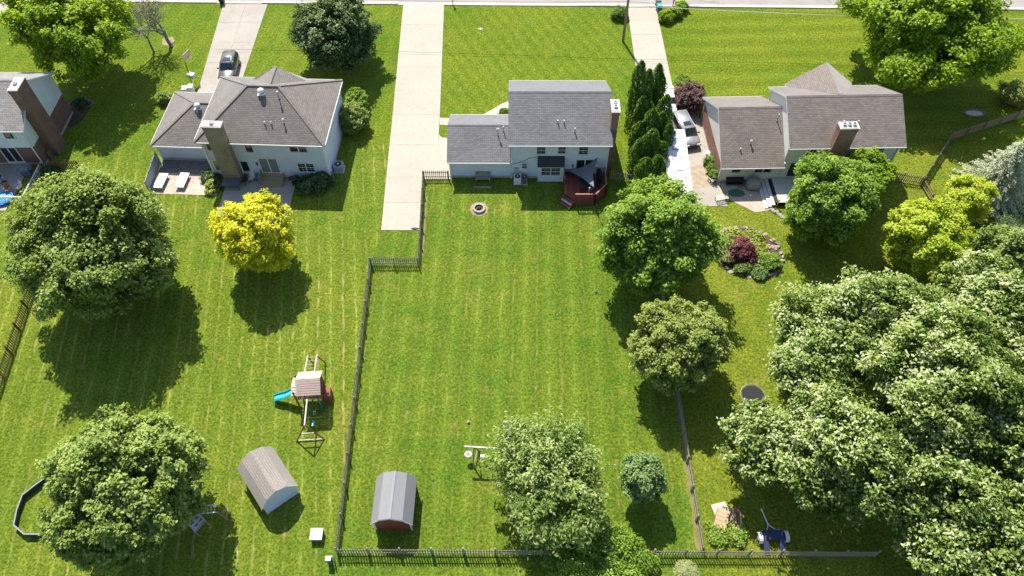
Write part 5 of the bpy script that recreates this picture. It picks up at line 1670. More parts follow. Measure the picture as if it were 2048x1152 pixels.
r = thing("flower_urn", "white urn with pale flowers behind the three clipped green balls", "planter", at(1413, 312))
m = MB(); m.lathe((0, 0, 0), [(.16, 0), (.12, .1), (.1, .3), (.26, .55), (.3, .6)], 12); m.build("urn", LATT, r)
p = at(1553, 413)
m = MB(); m.tube([(0, 0, 0), (0, 0, .9)], .05, 6); m.cbox((0, 0, .95), (.18, .18, .22))
tag(m.build("yellow_marker", pm("hydrant_yellow", (.6, .45, .04), .5), None, p), "small yellow post at the foot of the pale deck", "post")
# brick house terrace: umbrella table, kiddie pool, chairs, railings
p = at(8, 400)
r = thing("paddling_pool", "blue plastic paddling pool at the left edge on the terrace", "paddling pool", (p.x, p.y, 0))
m = MB(); m.lathe((0, 0, 0), [(.95, 0), (1.02, .3), (1.06, .32), (1.0, .34), (.9, .3), (.88, .16)], 24); m.build("shell", pm("pool_blue", (.03, .16, .5), .35), r)
m = MB(); m.lathe((0, 0, .16), [(.87, 0), (.87, .02), (.2, .02)], 24); m.build("water", pm("pool_water", (.12, .42, .62), .08, .1, spec=.8), r)
p = at(57, 350)
grill("large grill with blue-grey lid on the brick house terrace", (p.x, p.y, .05), math.radians(10), pm("blue_lid", (.10, .13, .19), .4), 1.5)
for u, v, a, lb in ((20, 384, 20, "brown wooden chair on the terrace near the blue pool"), (42, 380, -30, "pale wooden chair by the terrace railing"), ):
    q = at(u, v); chair(lb, (q.x, q.y, .05), math.radians(a), CEDAR if a > 0 else SILVERW)
p, q = at(82, 322, 1.0), at(45, 392, 1.0)
r = thing("railing", "pale grey railing along the right side of the brick house terrace", "railing", (p.x, p.y, 0))
dd = q - p
m = MB(); m.bar((0, 0, 1.0), (dd.x, dd.y, 1.0), .14, .05); m.build("top_rail", pm("rail_pale", (.45, .43, .41), .6, .1), r)
for k in range(5):
    m = MB(); m.box(dd.x * k / 4 - .05, dd.x * k / 4 + .05, dd.y * k / 4 - .05, dd.y * k / 4 + .05, 0, .97); m.build("post", LATT, r)
for k in range(22):
    t = (k + .5) / 22
    m = MB(); m.box(dd.x * t - .02, dd.x * t + .02, dd.y * t - .02, dd.y * t + .02, .1, .97); m.build("baluster", LATT, r)
p2 = at(42, 394, .9); p3 = at(-30, 392, .9)
r = thing("railing", "pale railing along the near edge of the brick house terrace", "railing", (p2.x, p2.y, 0))
dd = p3 - p2
m = MB(); m.bar((0, 0, .9), (dd.x, dd.y, .9), .12, .05); m.build("top_rail", LATT, r)
for k in range(20):
    t = k / 19
    m = MB(); m.box(dd.x * t - .03, dd.x * t + .03, dd.y * t - .03, dd.y * t + .03, 0, .87); m.build("baluster", LATT, r)
p = at(3, 366)
r = thing("patio_umbrella", "closed dark green patio umbrella on the brick house terrace", "umbrella", (p.x + .3, p.y, .05))
m = MB(); m.tube([(0, 0, 0), (0, 0, 2.3)], .03, 8); m.build("pole", DARKM, r)
m = MB(); m.lathe((0, 0, 0), [(.24, .9), (.26, 1.1), (.14, 1.9), (.04, 2.4)], 10); m.build("canopy", pm("umbrella_green", (.03, .07, .04), .8), r)
m = MB(); m.lathe((0, 0, 0), [(.3, 0), (.3, .06), (.06, .1)], 14); m.build("base", DARKM, r)

# ---------------------------------------------------------------- stone-edged beds
ROCK = pm("pale_rock", (.31, .275, .235), .9, .3, 2, 14, .6)
ROCKD = pm("grey_rock", (.17, .16, .15), .9, .3, 2, 14, .6)
def rock_mesh(seed, s):
    rr = random.Random(seed); m = MB()
    n = 7; prof = [(.8, 0), (1, .35), (.75, .8)]
    base = 0
    for rr_, z in prof:
        for k in range(n):
            a = 2 * math.pi * k / n; f = rr_ * rr.uniform(.75, 1.1)
            m.v.append((f * math.cos(a) * s[0], f * math.sin(a) * s[1], z * s[2] * rr.uniform(.85, 1.1) if z else 0))
    for i in range(2):
        for k in range(n):
            a, b = i * n + k, i * n + (k + 1) % n
            m.f.append((a, b, b + n, a + n)); m.mi.append(0); m.sm.append(False)
    m.f.append(tuple(2 * n + k for k in range(n))); m.mi.append(0); m.sm.append(False)
    return m
bed = thing("garden_bed", "stone-edged oval flower bed with purple shrub on the right lawn", "flower bed", at(1495, 505))
bo = bed.location.copy()
bp = [(1433, 475), (1445, 462), (1465, 456), (1490, 456), (1515, 461), (1540, 475), (1556, 492), (1565, 520), (1555, 545), (1525, 556), (1490, 553), (1460, 542), (1440, 525), (1431, 500)]
m = MB(); m.prism([((at(u, v) - bo).x, (at(u, v) - bo).y) for u, v in bp], -.02, .04); m.build("soil", MULCH, bed)
rr = random.Random(5)
for i in range(len(bp)):
    a, b = at(*bp[i]) - bo, at(*bp[(i + 1) % len(bp)]) - bo
    n = max(2, int((b - a).length / .5))
    for k in range(n):
        q = a.lerp(b, (k + rr.uniform(.2, .8)) / n)
        near = i in (8, 9, 10, 11, 12)
        rk = rock_mesh(rr.randint(0, 9999), (rr.uniform(.22, .5), rr.uniform(.14, .3), rr.uniform(.16, .38) * (.5 if near else 1)))
        rk.build("stone", ROCK if rr.random() < .6 else ROCKD, bed, (q.x, q.y, 0), rr.uniform(0, 3))
for k in range(26):
    q = at(rr.uniform(1515, 1552), rr.uniform(480, 530)) - bo
    rock_mesh(rr.randint(0, 9999), (rr.uniform(.12, .3), rr.uniform(.12, .25), rr.uniform(.08, .2))).build("stone", ROCK, bed, (q.x, q.y, .03), rr.uniform(0, 3))
ring = thing("stone_ring", "small oval ring of grey stones round bare soil at upper right", "stone ring", at(1948, 227))
for k in range(22):
    a = 2 * math.pi * k / 22
    rock_mesh(k + 50, (.2, .16, .16)).build("stone", ROCKD, ring, (1.15 * math.cos(a), .62 * math.sin(a), 0), a)
m = MB(); m.prism([(1.05 * math.cos(2 * math.pi * k / 20), .55 * math.sin(2 * math.pi * k / 20)) for k in range(20)], -.02, .05); m.build("soil", pm("pale_soil", (.60, .50, .36), .95, .3, 2, 14, .5), ring)
ring = thing("stone_ring", "oval stone edging round the planted bed beside the brick house", "stone ring", at(162, 208))
for k in range(20):
    a = 2 * math.pi * k / 20
    rock_mesh(k + 90, (.2, .15, .14)).build("stone", ROCKD, ring, (1.35 * math.cos(a), .8 * math.sin(a), 0), a)
rw = thing("rock_border", "row of pale rocks along the lawn edge below the pale deck", "rocks", at(1555, 425))
ro = rw.location.copy()
for k in range(16):
    q = at(1541 + 32 * k / 15, 418 + 22 * k / 15) - ro
    rock_mesh(k + 130, (rr.uniform(.2, .35), rr.uniform(.15, .25), rr.uniform(.12, .25))).build("stone", ROCK, rw, (q.x, q.y + rr.uniform(-.1, .1), 0), rr.uniform(0, 3))
# ---------------------------------------------------------------- trees and shrubs
BARK = pm("bark", (.105, .085, .065), .95, .35, 3, 18, .8)
BARKG = pm("bark_grey", (.21, .195, .175), .95, .3, 3, 18, .8)
LM = {
    "maple": leafmat("leaf_maple", (.095, .150, .024), (.222, .325, .062), (.45, .54, .19), 0.42, .2),
    "dark": leafmat("leaf_dark", (.034, .075, .022), (.090, .160, .048), (.24, .33, .15), 0.35, .2),
    "lime": leafmat("leaf_lime", (.11, .215, .014), (.25, .40, .024), (.42, .56, .055), 0.50, .2),
    "yellow": leafmat("leaf_yellow", (.34, .40, .014), (.60, .64, .030), (.80, .80, .10), 0.48, .2),
    "fresh": leafmat("leaf_fresh", (.095, .180, .020), (.212, .36, .042), (.40, .53, .11), 0.45, .2),
    "olive": leafmat("leaf_olive", (.125, .185, .032), (.27, .355, .075), (.46, .52, .17), 0.42, .2),
    "silver": leafmat("leaf_silver", (.070, .130, .020), (.205, .305, .060), (.38, .47, .16), 0.40, .2, hi=(.52, .58, .36)),
    "pale": leafmat("leaf_pale", (.085, .155, .028), (.23, .335, .075), (.52, .58, .25), 0.43, .2),
    "mint": leafmat("leaf_mint", (.085, .165, .045), (.20, .32, .105), (.38, .48, .20), 0.42, .2),
    "thuja": leafmat("leaf_thuja", (.045, .110, .012), (.115, .220, .026), (.25, .37, .055), 0.3, .2),
    "spruce": leafmat("leaf_spruce", (.17, .215, .12), (.34, .395, .26), (.56, .59, .44), 0.2, .2),
    "yelgreen": leafmat("leaf_yellowgreen", (.20, .31, .018), (.40, .52, .040), (.62, .69, .10), 0.47, .2),
    "purple": leafmat("leaf_purple", (.065, .036, .038), (.155, .090, .088), (.30, .20, .175), 0.35, .2),
    "plum": leafmat("leaf_plum", (.085, .024, .034), (.20, .065, .078), (.33, .15, .14), 0.35, .2),
    "grassy": leafmat("leaf_grassy", (.12, .17, .055), (.28, .33, .12), (.48, .50, .26), 0.35, .2),
    "hosta": leafmat("leaf_hosta", (.15, .22, .03), (.35, .42, .08), (.55, .57, .20), 0.40, .2),
}
def leaf_object(name, P, Nn, S, T, mat, parent, asp=.68, rng=None, fold=.18):
    """one mesh of leaves: P centres, Nn normals, S lengths, T tints (0..1)"""
    n = len(P)
    r = rng.normal(size=(n, 3))
    Nn = Nn / np.linalg.norm(Nn, axis=1, keepdims=True)
    A = np.cross(Nn, r)
    A /= np.linalg.norm(A, axis=1, keepdims=True) + 1e-9
    B = np.cross(Nn, A)
    s = S[:, None]
    V = np.empty((n, 4, 3), dtype=np.float32)
    V[:, 0] = P - A * s * .5
    V[:, 1] = P + B * s * asp * .5 + Nn * s * fold - A * s * .05
    V[:, 2] = P + A * s * .5 - Nn * s * fold * .4
    V[:, 3] = P - B * s * asp * .5 + Nn * s * fold - A * s * .05
    me = bpy.data.meshes.new(name)
    me.vertices.add(n * 4)
    me.vertices.foreach_set("co", V.reshape(-1))
    me.loops.add(n * 4)
    me.loops.foreach_set("vertex_index", np.arange(n * 4, dtype=np.int32))
    me.polygons.add(n)
    me.polygons.foreach_set("loop_start", np.arange(0, n * 4, 4, dtype=np.int32))
    me.polygons.foreach_set("loop_total", np.full(n, 4, dtype=np.int32))
    me.update(calc_edges=True)
    at_ = me.attributes.new("tint", 'FLOAT', 'POINT')
    at_.data.foreach_set("value", np.repeat(np.clip(T, 0, 1), 4).astype(np.float32))
    me.materials.append(mat)
    return link(name, me, parent)
def fib(n, rng):
    k = np.arange(n) + .5
    z = 1 - 2 * k / n
    a = np.pi * (1 + 5 ** .5) * k + rng.uniform(0, 6)
    r = np.sqrt(1 - z * z)
    d = np.stack([r * np.cos(a), r * np.sin(a), z], 1) + rng.normal(size=(n, 3)) * .10
    return d / np.linalg.norm(d, axis=1, keepdims=True)
def lobes(D, rng, amp, k=5):
    """low-frequency swelling of the crown outline"""
    f = np.ones(len(D))
    for _ in range(k):
        ax = rng.normal(size=3); ax /= np.linalg.norm(ax)
        f += amp * np.sin((D @ ax) * rng.uniform(2.5, 6) + rng.uniform(0, 6)) / math.sqrt(k) * 1.4
    return f
def crown_leaves(c, R, Rz, rng, leaf=.28, dens=1.0, clump=.17, amp=.14, inner=.3, low=-.75, droop=0.0, stretch=1.0, wind=None, flat=0.0, gap=0.0, egg=0.0):
    rc0 = max(.22, clump * R)
    R, Rz = R - rc0 * .75, max(Rz - rc0 * .7, Rz * .6)
    area = 4 * math.pi * R * (R + Rz) / 2
    ncl = int(area / (rc0 * rc0 * 1.25))
    D = fib(ncl, rng)
    D = D[D[:, 2] > low]
    rad = lobes(D, rng, amp) * (1 - .30 * rng.uniform(0, 1, len(D)) ** 1.7) * (1 + .16 * (rng.uniform(size=len(D)) > .86))
    # boughs: clumps bunch towards a smaller number of bough ends, leaving hollows between
    nb = max(10, int(ncl / 9))
    Bd = fib(nb, rng)
    dots = D @ Bd.T
    near = dots.argmax(1)
    cd = dots.max(1)
    edge = np.clip((1 - cd) * nb / 2.6, 0, 1)
    rad *= 1.03 - .20 * edge
    rad = np.minimum(rad, 1.10)
    D = D + Bd[near] * .10 * edge[:, None]
    D /= np.linalg.norm(D, axis=1, keepdims=True)
    if gap:
        k2 = rng.uniform(size=len(D)) > gap * (0.4 + 1.6 * edge)
        D, rad, near = D[k2], rad[k2], near[k2]
    ni = int(len(D) * inner)
    Di = fib(max(ni, 4), rng)
    radi = rng.uniform(.35, .75, len(Di))
    Dc = np.concatenate([D, Di]); rr = np.concatenate([rad, radi])
    isin = np.concatenate([np.zeros(len(D)), np.ones(len(Di))])
    bt = rng.normal(size=nb) * .07
    ct = np.concatenate([bt[near], np.zeros(len(Di))]) + rng.normal(size=len(Dc)) * .07
    C = Dc * rr[:, None] * np.array([R, R, Rz])
    if egg:
        C[:, :2] *= (1 - egg * (C[:, 2] / Rz))[:, None]
    C[:, 2] -= droop * (C[:, 0] ** 2 + C[:, 1] ** 2) / R
    rc = rc0 * rng.uniform(.55, 1.35, len(C))
    per = np.maximum(6, (rc * rc * 4 * math.pi * .62 * dens / (leaf * leaf * .3)).astype(int))
    per[isin > 0] = (per[isin > 0] * .5).astype(int)
    idx = np.repeat(np.arange(len(C)), per)
    n = len(idx)
    # every clump is its own crooked ellipsoid of sprays
    ax = rng.normal(size=(len(C), 3)) + Dc * .9
    ax /= np.linalg.norm(ax, axis=1, keepdims=True)
    g = rng.normal(size=(n, 3))
    g /= np.linalg.norm(g, axis=1, keepdims=True)
    g *= (rng.uniform(0, 1, n) ** .55 * 1.15)[:, None]
    a_ = ax[idx]
    st = rng.uniform(1.0, 1.7, len(C))[idx]
    g = g * .85 + a_ * ((g * a_).sum(1) * (st - 1))[:, None]
    if stretch != 1.0:
        w = Dc[idx] if wind is None else np.tile(np.array(wind, float), (n, 1))
        g += w * ((g * w).sum(1) * (stretch - 1))[:, None]
    off = g * rc[idx][:, None]
    off[:, 2] *= (1 - flat) * .85
    P = C[idx] + off
    Nn = Dc[idx] * .30 + g * .30 + np.array([-.12, .30, .85]) + rng.normal(size=(n, 3)) * .36
    T = .40 + ct[idx] + rng.normal(size=n) * .20 - .10 * isin[idx] + (rng.uniform(size=n) > .95) * .22 + .16 * (g * Dc[idx]).sum(1)  # inner clumps darker, outer tips lighter: shade and light put into the tint
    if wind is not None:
        T += .22 * np.clip((g * np.array(wind)).sum(1), -.8, 1.2) + .14 * g[:, 2] - .06  # pale undersides along the wind, plus lit clump tops put into the tint
    S = leaf * rng.uniform(.6, 1.35, n)
    return P + np.array(c), Nn, S, T, C + np.array(c), isin
def limbs(root, H, C, rng, r0, bark, fork=.35, name="trunk", n=9, lean=(0, 0)):
    m = MB()
    top = Vector((lean[0], lean[1], H * .78))
    tr_ = [Vector((0, 0, -.15)), Vector((lean[0] * .1, lean[1] * .1, .2)), Vector((lean[0] * .3 + rng.uniform(-.1, .1), lean[1] * .3, H * fork)), Vector((lean[0] * .6 + rng.uniform(-.2, .2), lean[1] * .6 + rng.uniform(-.2, .2), H * .58)), top]
    m.tube(tr_, [r0 * 1.35, r0 * 1.05, r0 * .85, r0 * .5, r0 * .15], 9)
    order = rng.permutation(len(C))[:n]
    for i in order:
        e = Vector(C[i])
        b = tr_[2].lerp(tr_[3], rng.uniform(0, 1.0))
        mid = b.lerp(e, .5) + Vector((rng.uniform(-.3, .3), rng.uniform(-.3, .3), rng.uniform(.1, .5)))
        k = rng.uniform(.35, .5)
        m.tube([b, b.lerp(mid, .55), mid, e], [r0 * k, r0 * k * .8, r0 * k * .6, r0 * .08], 6)
        for _ in range(2):
            j = rng.integers(len(C))
            e2 = e.lerp(Vector(C[j]), .3)
            m.tube([mid, mid.lerp(e2, .5) + Vector((0, 0, .15)), e2], [r0 * .22, r0 * .14, r0 * .05], 5)
    return m.build(name, bark, root)
def tree(label, u, v, zc, rpx, mat, seed, rz_k=.82, ry_k=1.0, name="tree", group=None, base=None, bark=BARK, r0=None, cat="tree", nl=9, shift=(0, 0), tint=0.0, asp=.68, **kw):
    """crown centre seen at (u, v) at height zc; rpx = crown radius in survey pixels"""
    rng = np.random.default_rng(seed)
    p = at(u, v, zc)
    dep = (p - Vector((0, 0, CAM_H))).dot(_fw)
    R = rpx * dep / FPX
    Rz = min(R * rz_k, zc * .92)
    b = Vector((p.x + shift[0], p.y + shift[1], 0))
    root = thing(name, label, cat, b, 0, group)
    P, Nn, S, T, C, isin = crown_leaves((-shift[0], -shift[1], zc), R, Rz, rng, **kw)
    ok = P[:, 2] > .12
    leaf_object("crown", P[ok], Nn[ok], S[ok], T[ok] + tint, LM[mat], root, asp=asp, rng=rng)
    limbs(root, zc + Rz, C, rng, r0 or max(.05, R * .045), bark, n=nl, fork=max(.12, (zc - Rz) / (zc + Rz)) if zc > Rz else .2)
    return root
G1 = "broadleaf trees in the yards"
tree("tall bright green maple at the upper left corner shading the brick house", 126, 46, 7.2, 122, "lime", 1, rz_k=.8, name="maple_tree", leaf=.36, clump=.13, amp=.24, gap=.34, low=-.85, inner=.2)
tree("dark round maple on the lawn between the left and centre driveways", 669, 62, 4.4, 88, "dark", 2, rz_k=.95, name="maple_tree", leaf=.30, clump=.15, amp=.07, low=-.9)
tree("huge green maple at left between the brick house and the brown fence", 176, 500, 7.0, 152, "maple", 3, rz_k=.92, name="maple_tree", leaf=.28, clump=.125, amp=.12, low=-.9, tint=.04)
tree("round yellow-leaved tree over the blue house patio", 509, 466, 4.6, 80, "yellow", 4, rz_k=.95, name="yellow_tree", leaf=.26, clump=.16, amp=.10, low=-.9)
tree("large dense maple at the bottom left beside the dark panelled ring", 246, 970, 6.2, 154, "maple", 5, rz_k=.92, name="maple_tree", leaf=.26, clump=.105, amp=.07, low=-.9, tint=.06)
tree("large bright tree over the camper and the centre yard fence", 1318, 468, 6.2, 122, "fresh", 6, rz_k=.8, name="shade_tree", leaf=.27, clump=.13, amp=.15, low=-.85)
tree("olive green round tree overhanging the right picket fence", 1354, 684, 4.4, 98, "olive", 7, rz_k=.88, name="crabapple_tree", leaf=.22, clump=.12, amp=.08, low=-.9)
tree("windblown pale green tree in the lower centre over the timber swing", 1100, 955, 4.4, 124, "pale", 8, rz_k=.74, name="windblown_tree", leaf=.30, clump=.10, amp=.24, stretch=2.1, low=-.85, tint=-.10, asp=.42, gap=.28, dens=.8)
tree("small round mint green tree near the lower right fence corner", 1288, 957, 3.1, 49, "mint", 9, rz_k=1.0, name="young_maple_tree", leaf=.18, clump=.2, amp=.08, r0=.09, low=-.9)
tree("broad green tree behind the cream house over the pale deck", 1662, 398, 4.6, 98, "fresh", 10, rz_k=.85, name="shade_tree", leaf=.27, clump=.14, amp=.13, low=-.85)
tree("light green tree against the cream house wall by its chimney", 1738, 345, 4.0, 52, "lime", 11, rz_k=.9, name="shade_tree", leaf=.22, clump=.17, amp=.12, low=-.85, tint=-.1)
tree("wide spreading maple at the upper right over the street lawn", 1852, 42, 7.0, 165, "lime", 12, rz_k=.55, name="maple_tree", leaf=.36, clump=.12, amp=.26, gap=.22, low=-.85, tint=-.04)
tree("loose lime green tree at right below the wooden fence", 1862, 478, 4.6, 85, "yelgreen", 13, rz_k=.95, name="locust_tree", leaf=.24, clump=.12, amp=.24, gap=.34, low=-.9, inner=.2)
tree("golden yellow-green shrub tree beside the blue spruce", 1938, 395, 2.6, 46, "yelgreen", 14, rz_k=.9, name="golden_tree", leaf=.2, clump=.2, amp=.15, low=-.9, tint=.14)
tree("soft green tree at the right edge beside the lime tree", 2022, 510, 4.2, 68, "pale", 15, rz_k=.9, name="shade_tree", leaf=.24, clump=.16, amp=.15, tint=-.05)
SMG = "silver maples at the right"
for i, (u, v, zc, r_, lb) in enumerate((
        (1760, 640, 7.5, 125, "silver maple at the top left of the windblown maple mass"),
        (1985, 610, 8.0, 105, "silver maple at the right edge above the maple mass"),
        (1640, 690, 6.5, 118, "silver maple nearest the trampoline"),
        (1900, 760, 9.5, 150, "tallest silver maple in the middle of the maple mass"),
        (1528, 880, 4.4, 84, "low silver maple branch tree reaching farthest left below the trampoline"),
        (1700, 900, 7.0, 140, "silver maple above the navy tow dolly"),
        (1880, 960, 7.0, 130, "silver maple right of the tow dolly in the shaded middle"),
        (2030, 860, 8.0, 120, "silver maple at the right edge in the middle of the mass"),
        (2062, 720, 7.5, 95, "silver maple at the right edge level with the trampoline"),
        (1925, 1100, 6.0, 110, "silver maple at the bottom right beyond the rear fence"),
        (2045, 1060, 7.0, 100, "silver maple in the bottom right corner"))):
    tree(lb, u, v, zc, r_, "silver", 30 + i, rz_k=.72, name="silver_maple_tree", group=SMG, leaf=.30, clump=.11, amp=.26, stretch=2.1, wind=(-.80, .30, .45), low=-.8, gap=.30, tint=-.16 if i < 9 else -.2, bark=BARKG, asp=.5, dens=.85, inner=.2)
# --- blue spruce: tiers of drooping needle sprays
def spruce(label, u, v, h, R, seed, lean=(0, 0)):
    rng = np.random.default_rng(seed)
    b = at(u, v)
    root = thing("blue_spruce", label, "tree", b)
    Ps, Ns, Ss, Ts = [], [], [], []
    m = MB(); m.tube([(0, 0, -.1), (0, 0, h * .5), (0, 0, h)], [.2, .12, .03], 8)
    z = .5
    while z < h - .1:
        rr_ = R * (1 - (z / h) ** 1.15) + .12
        nb = max(5, int(13 * rr_ / R + 4))
        a0 = rng.uniform(0, 6)
        for k in range(nb):
            a = a0 + 2 * math.pi * k / nb + rng.uniform(-.15, .15)
            L = rr_ * rng.uniform(.8, 1.08)
            e = np.array([math.cos(a) * L, math.sin(a) * L, z - .22 * L + .12])
            m.tube([(0, 0, z), tuple(e * .96 + np.array([0, 0, .04 + (z) * .04]))], [.035, .01], 4)
            nn = int(26 * L) + 8
            t = rng.uniform(.12, 1.03, nn)
            base = np.array([0, 0, z])
            sidev = np.array([-math.sin(a), math.cos(a), 0])
            wd = .34 * (1 - .55 * t)
            P = base + (e - base) * t[:, None] + np.array([0, 0, 1]) * (.28 * t * (1 - t))[:, None] * L * .3 + sidev * (rng.uniform(-1, 1, nn) * wd)[:, None] + rng.normal(size=(nn, 3)) * .04
            Ps.append(P); Ns.append(np.tile(np.array([math.cos(a) * .3, math.sin(a) * .3, .9]), (nn, 1)) + rng.normal(size=(nn, 3)) * .35)
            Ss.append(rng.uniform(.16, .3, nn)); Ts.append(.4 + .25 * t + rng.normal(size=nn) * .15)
        z += .33
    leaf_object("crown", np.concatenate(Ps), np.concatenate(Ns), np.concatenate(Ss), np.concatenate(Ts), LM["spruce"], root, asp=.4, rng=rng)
    m.build("trunk", BARK, root)
spruce("blue-grey spruce at the right edge below the board fence", 1978, 388, 8.0, 4.6, 60)
spruce("second blue-grey spruce crown at the far right edge", 2062, 352, 9.5, 3.6, 61)
# --- arborvitae columns
def column(label, u, v, h, r, seed, mat="thuja", name="arborvitae", group="evergreen columns beside the camper", dens=1.0):
    rng = np.random.default_rng(seed)
    b = at(u, v)
    root = thing(name, label, "evergreen", b, 0, group)
    n = int(2600 * (h / 6) * (r / .8) * dens)
    t = rng.uniform(0, 1, n) ** .85
    prof = np.where(t < .25, .75 + t, 1.0 - ((t - .25) / .75) ** 4.2 * .86)
    a = rng.uniform(0, 2 * math.pi, n)
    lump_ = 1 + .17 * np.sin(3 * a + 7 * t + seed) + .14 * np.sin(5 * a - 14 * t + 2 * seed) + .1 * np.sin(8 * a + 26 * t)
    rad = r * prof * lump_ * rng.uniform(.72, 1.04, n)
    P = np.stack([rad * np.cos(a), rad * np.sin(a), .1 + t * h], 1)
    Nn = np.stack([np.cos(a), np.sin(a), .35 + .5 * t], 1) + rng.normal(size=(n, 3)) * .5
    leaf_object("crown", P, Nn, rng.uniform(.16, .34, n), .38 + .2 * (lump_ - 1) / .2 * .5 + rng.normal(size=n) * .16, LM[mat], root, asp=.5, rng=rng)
    m = MB(); m.tube([(0, 0, -.1), (0, 0, h * .5), (0, 0, h * .93)], [.13, .09, .02], 7); m.build("trunk", BARK, root)
    return root
cols = [(1264, 258, 8.4, .85), (1280, 254, 6.6, .75), (1296, 240, 7.2, .72), (1309, 246, 6.2, .7), (1270, 292, 5.6, .85), (1290, 285, 5.8, .85), (1311, 283, 5.6, .85),
        (1268, 322, 5.0, .9), (1289, 318, 5.4, .95), (1310, 312, 5.0, .85), (1327, 318, 5.0, .7), (1270, 352, 4.8, .95), (1293, 352, 5.2, 1.0), (1314, 346, 4.8, .85), (1278, 376, 4.0, .9), (1302, 374, 4.0, .9)]
jr = random.Random(21)
for i, (u, v, h, r) in enumerate(cols):
    u, v, h = u + jr.uniform(-4, 4), v + jr.uniform(-6, 6), h * jr.uniform(.9, 1.22)
    row = ["top row nearest the street", "second row", "third row", "fourth row", "front row near the large tree"][0 if i < 4 else 1 if i < 7 else 2 if i < 11 else 3 if i < 14 else 4]
    k = i - [0, 4, 7, 11, 14][0 if i < 4 else 1 if i < 7 else 2 if i < 11 else 3 if i < 14 else 4]
    column("evergreen column, " + ["first", "second", "third", "fourth"][k] + " from the left in the " + row, u, v, h, r, 100 + i)
# --- bare trees
def bare(label, u, v, h, seed, lean=(0, 0), leaves=0, name="bare_tree", spread=.55, r0=.2):
    rng = random.Random(seed)
    b = at(u, v)
    root = thing(name, label, "tree", b)
    m, tw, tips = MB(), MB(), []
    def grow(p, d, L, r, lev):
        q = p + d * L
        mid = p.lerp(q, .5) + Vector((rng.uniform(-1, 1), rng.uniform(-1, 1), 0)) * L * .06
        (m if lev < 3 else tw).tube([p, mid, q], [r, r * .85, r * .68], 7 if lev < 2 else 4 if lev < 4 else 3, cap=False)
        if lev >= 6:
            tips.append(q); return
        for k in range(3 if lev < 5 else 2):
            a = rng.uniform(0, 6.28); s = spread * rng.uniform(.6, 1.3)
            t = Vector((math.cos(a), math.sin(a), 0)) * s
            nd = (d + t + Vector((0, 0, .05))).normalized()
            grow(q if k < 2 else p.lerp(q, .7), nd, L * rng.uniform(.70, .92), r * .62, lev + 1)
    grow(Vector((0, 0, -.1)), Vector((lean[0], lean[1], 1)).normalized(), h * .3, r0, 0)
    m.build("trunk", BARKG, root)
    t_ = tw.build("twigs", pm("twig_grey", (.27, .25, .22), .9, .2), root)
    if leaves:
        rg = np.random.default_rng(seed)
        P = np.array([tuple(tips[rg.integers(len(tips))]) for _ in range(leaves)]) + rg.normal(size=(leaves, 3)) * .25
        leaf_object("crown", P, rg.normal(size=(leaves, 3)) + np.array([0, 0, .6]), rg.uniform(.1, .22, leaves), rg.uniform(.2, .8, leaves), LM["grassy"], root, rng=rg)
bare("leafless grey tree beside the left driveway casting spidery shadows", 343, 92, 7.0, 4, (-.12, .10), leaves=200, r0=.24, spread=.9)
bare("slim leaning bare tree left of the larger leafless tree", 308, 104, 6.2, 9, (-.12, .2), leaves=300, r0=.14, spread=.6)
bare("dry brown leafless bush at the right edge between two trees", 1985, 478, 3.0, 12, (.25, -.2), name="dead_bush", r0=.08, spread=.8)
# --- shrubs: crown to the ground
def shrub(label, u, v, r, h, mat, seed, name="shrub", leaf=.16, clump=.26, amp=.1, group=None, dens=1.0, tint=0.0, sx=1.0, cat="shrub", up=.4, z0=0.0):
    rng = np.random.default_rng(seed)
    b = at(u, v, h * .45)
    root = thing(name, label, cat, (b.x, b.y, z0), 0, group)
    P, Nn, S, T, C, isin = crown_leaves((0, 0, h * .5), r * 1.12, h * .58, rng, leaf=leaf, clump=clump, amp=amp, low=-1.1, dens=dens)
    P[:, 0] *= sx
    ok = P[:, 2] > .03
    leaf_object("crown", P[ok], Nn[ok], S[ok], T[ok] + tint, LM[mat], root, rng=rng)
    m = MB()
    for k in range(5):
        a = 1.26 * k; m.tube([(.06 * math.cos(a), .06 * math.sin(a), -.05), (r * .45 * math.cos(a) * sx, r * .45 * math.sin(a), h * .6)], [.03, .012], 5)
    m.build("stem", BARK, root)
    return root
shrub("large purple-leaved shrub beside the cream house driveway", 1380, 196, 1.9, 2.6, "purple", 201, leaf=.2, clump=.2)
shrub("plum red weeping maple shrub in the stone-edged bed", 1478, 500, 1.45, 1.7, "plum", 202, leaf=.16, clump=.2)
for u, v, r, lb in ((1420, 324, .62, "top clipped green ball beside the brick garage side"), (1425, 338, .6, "middle clipped green ball beside the brick garage side"), (1429, 352, .58, "lowest clipped green ball beside the brick garage side")):
    shrub(lb, u, v, r, 1.0, "thuja", int(u), name="clipped_shrub", leaf=.1, amp=.03, group="clipped green balls", tint=.1)
shrub("taller pale green shrub at the right wall of the blue house", 712, 201, 1.25, 2.3, "fresh", 210, leaf=.15, clump=.17, amp=.05, tint=.12)
shrub("mottled pale shrub directly below the taller one at the blue house wall", 704, 238, 1.75, 2.9, "pale", 211, leaf=.17, clump=.16, amp=.05)
shrub("wispy dark green shrub at the rear right corner of the blue house", 640, 362, 1.25, 1.4, "dark", 212, leaf=.2, amp=.2, tint=.1)
shrub("dark feathery shrub behind the black grill at the blue house", 612, 372, 1.1, 1.1, "dark", 213, leaf=.2, amp=.2, tint=.05)
shrub("yellow-green leafy ground plant at the right of the paved corner", 425, 374, .85, .7, "hosta", 214, leaf=.18, amp=.2)
shrub("pale leafy bush at the left corner of the blue garage", 330, 196, .9, 1.2, "pale", 215, leaf=.15)
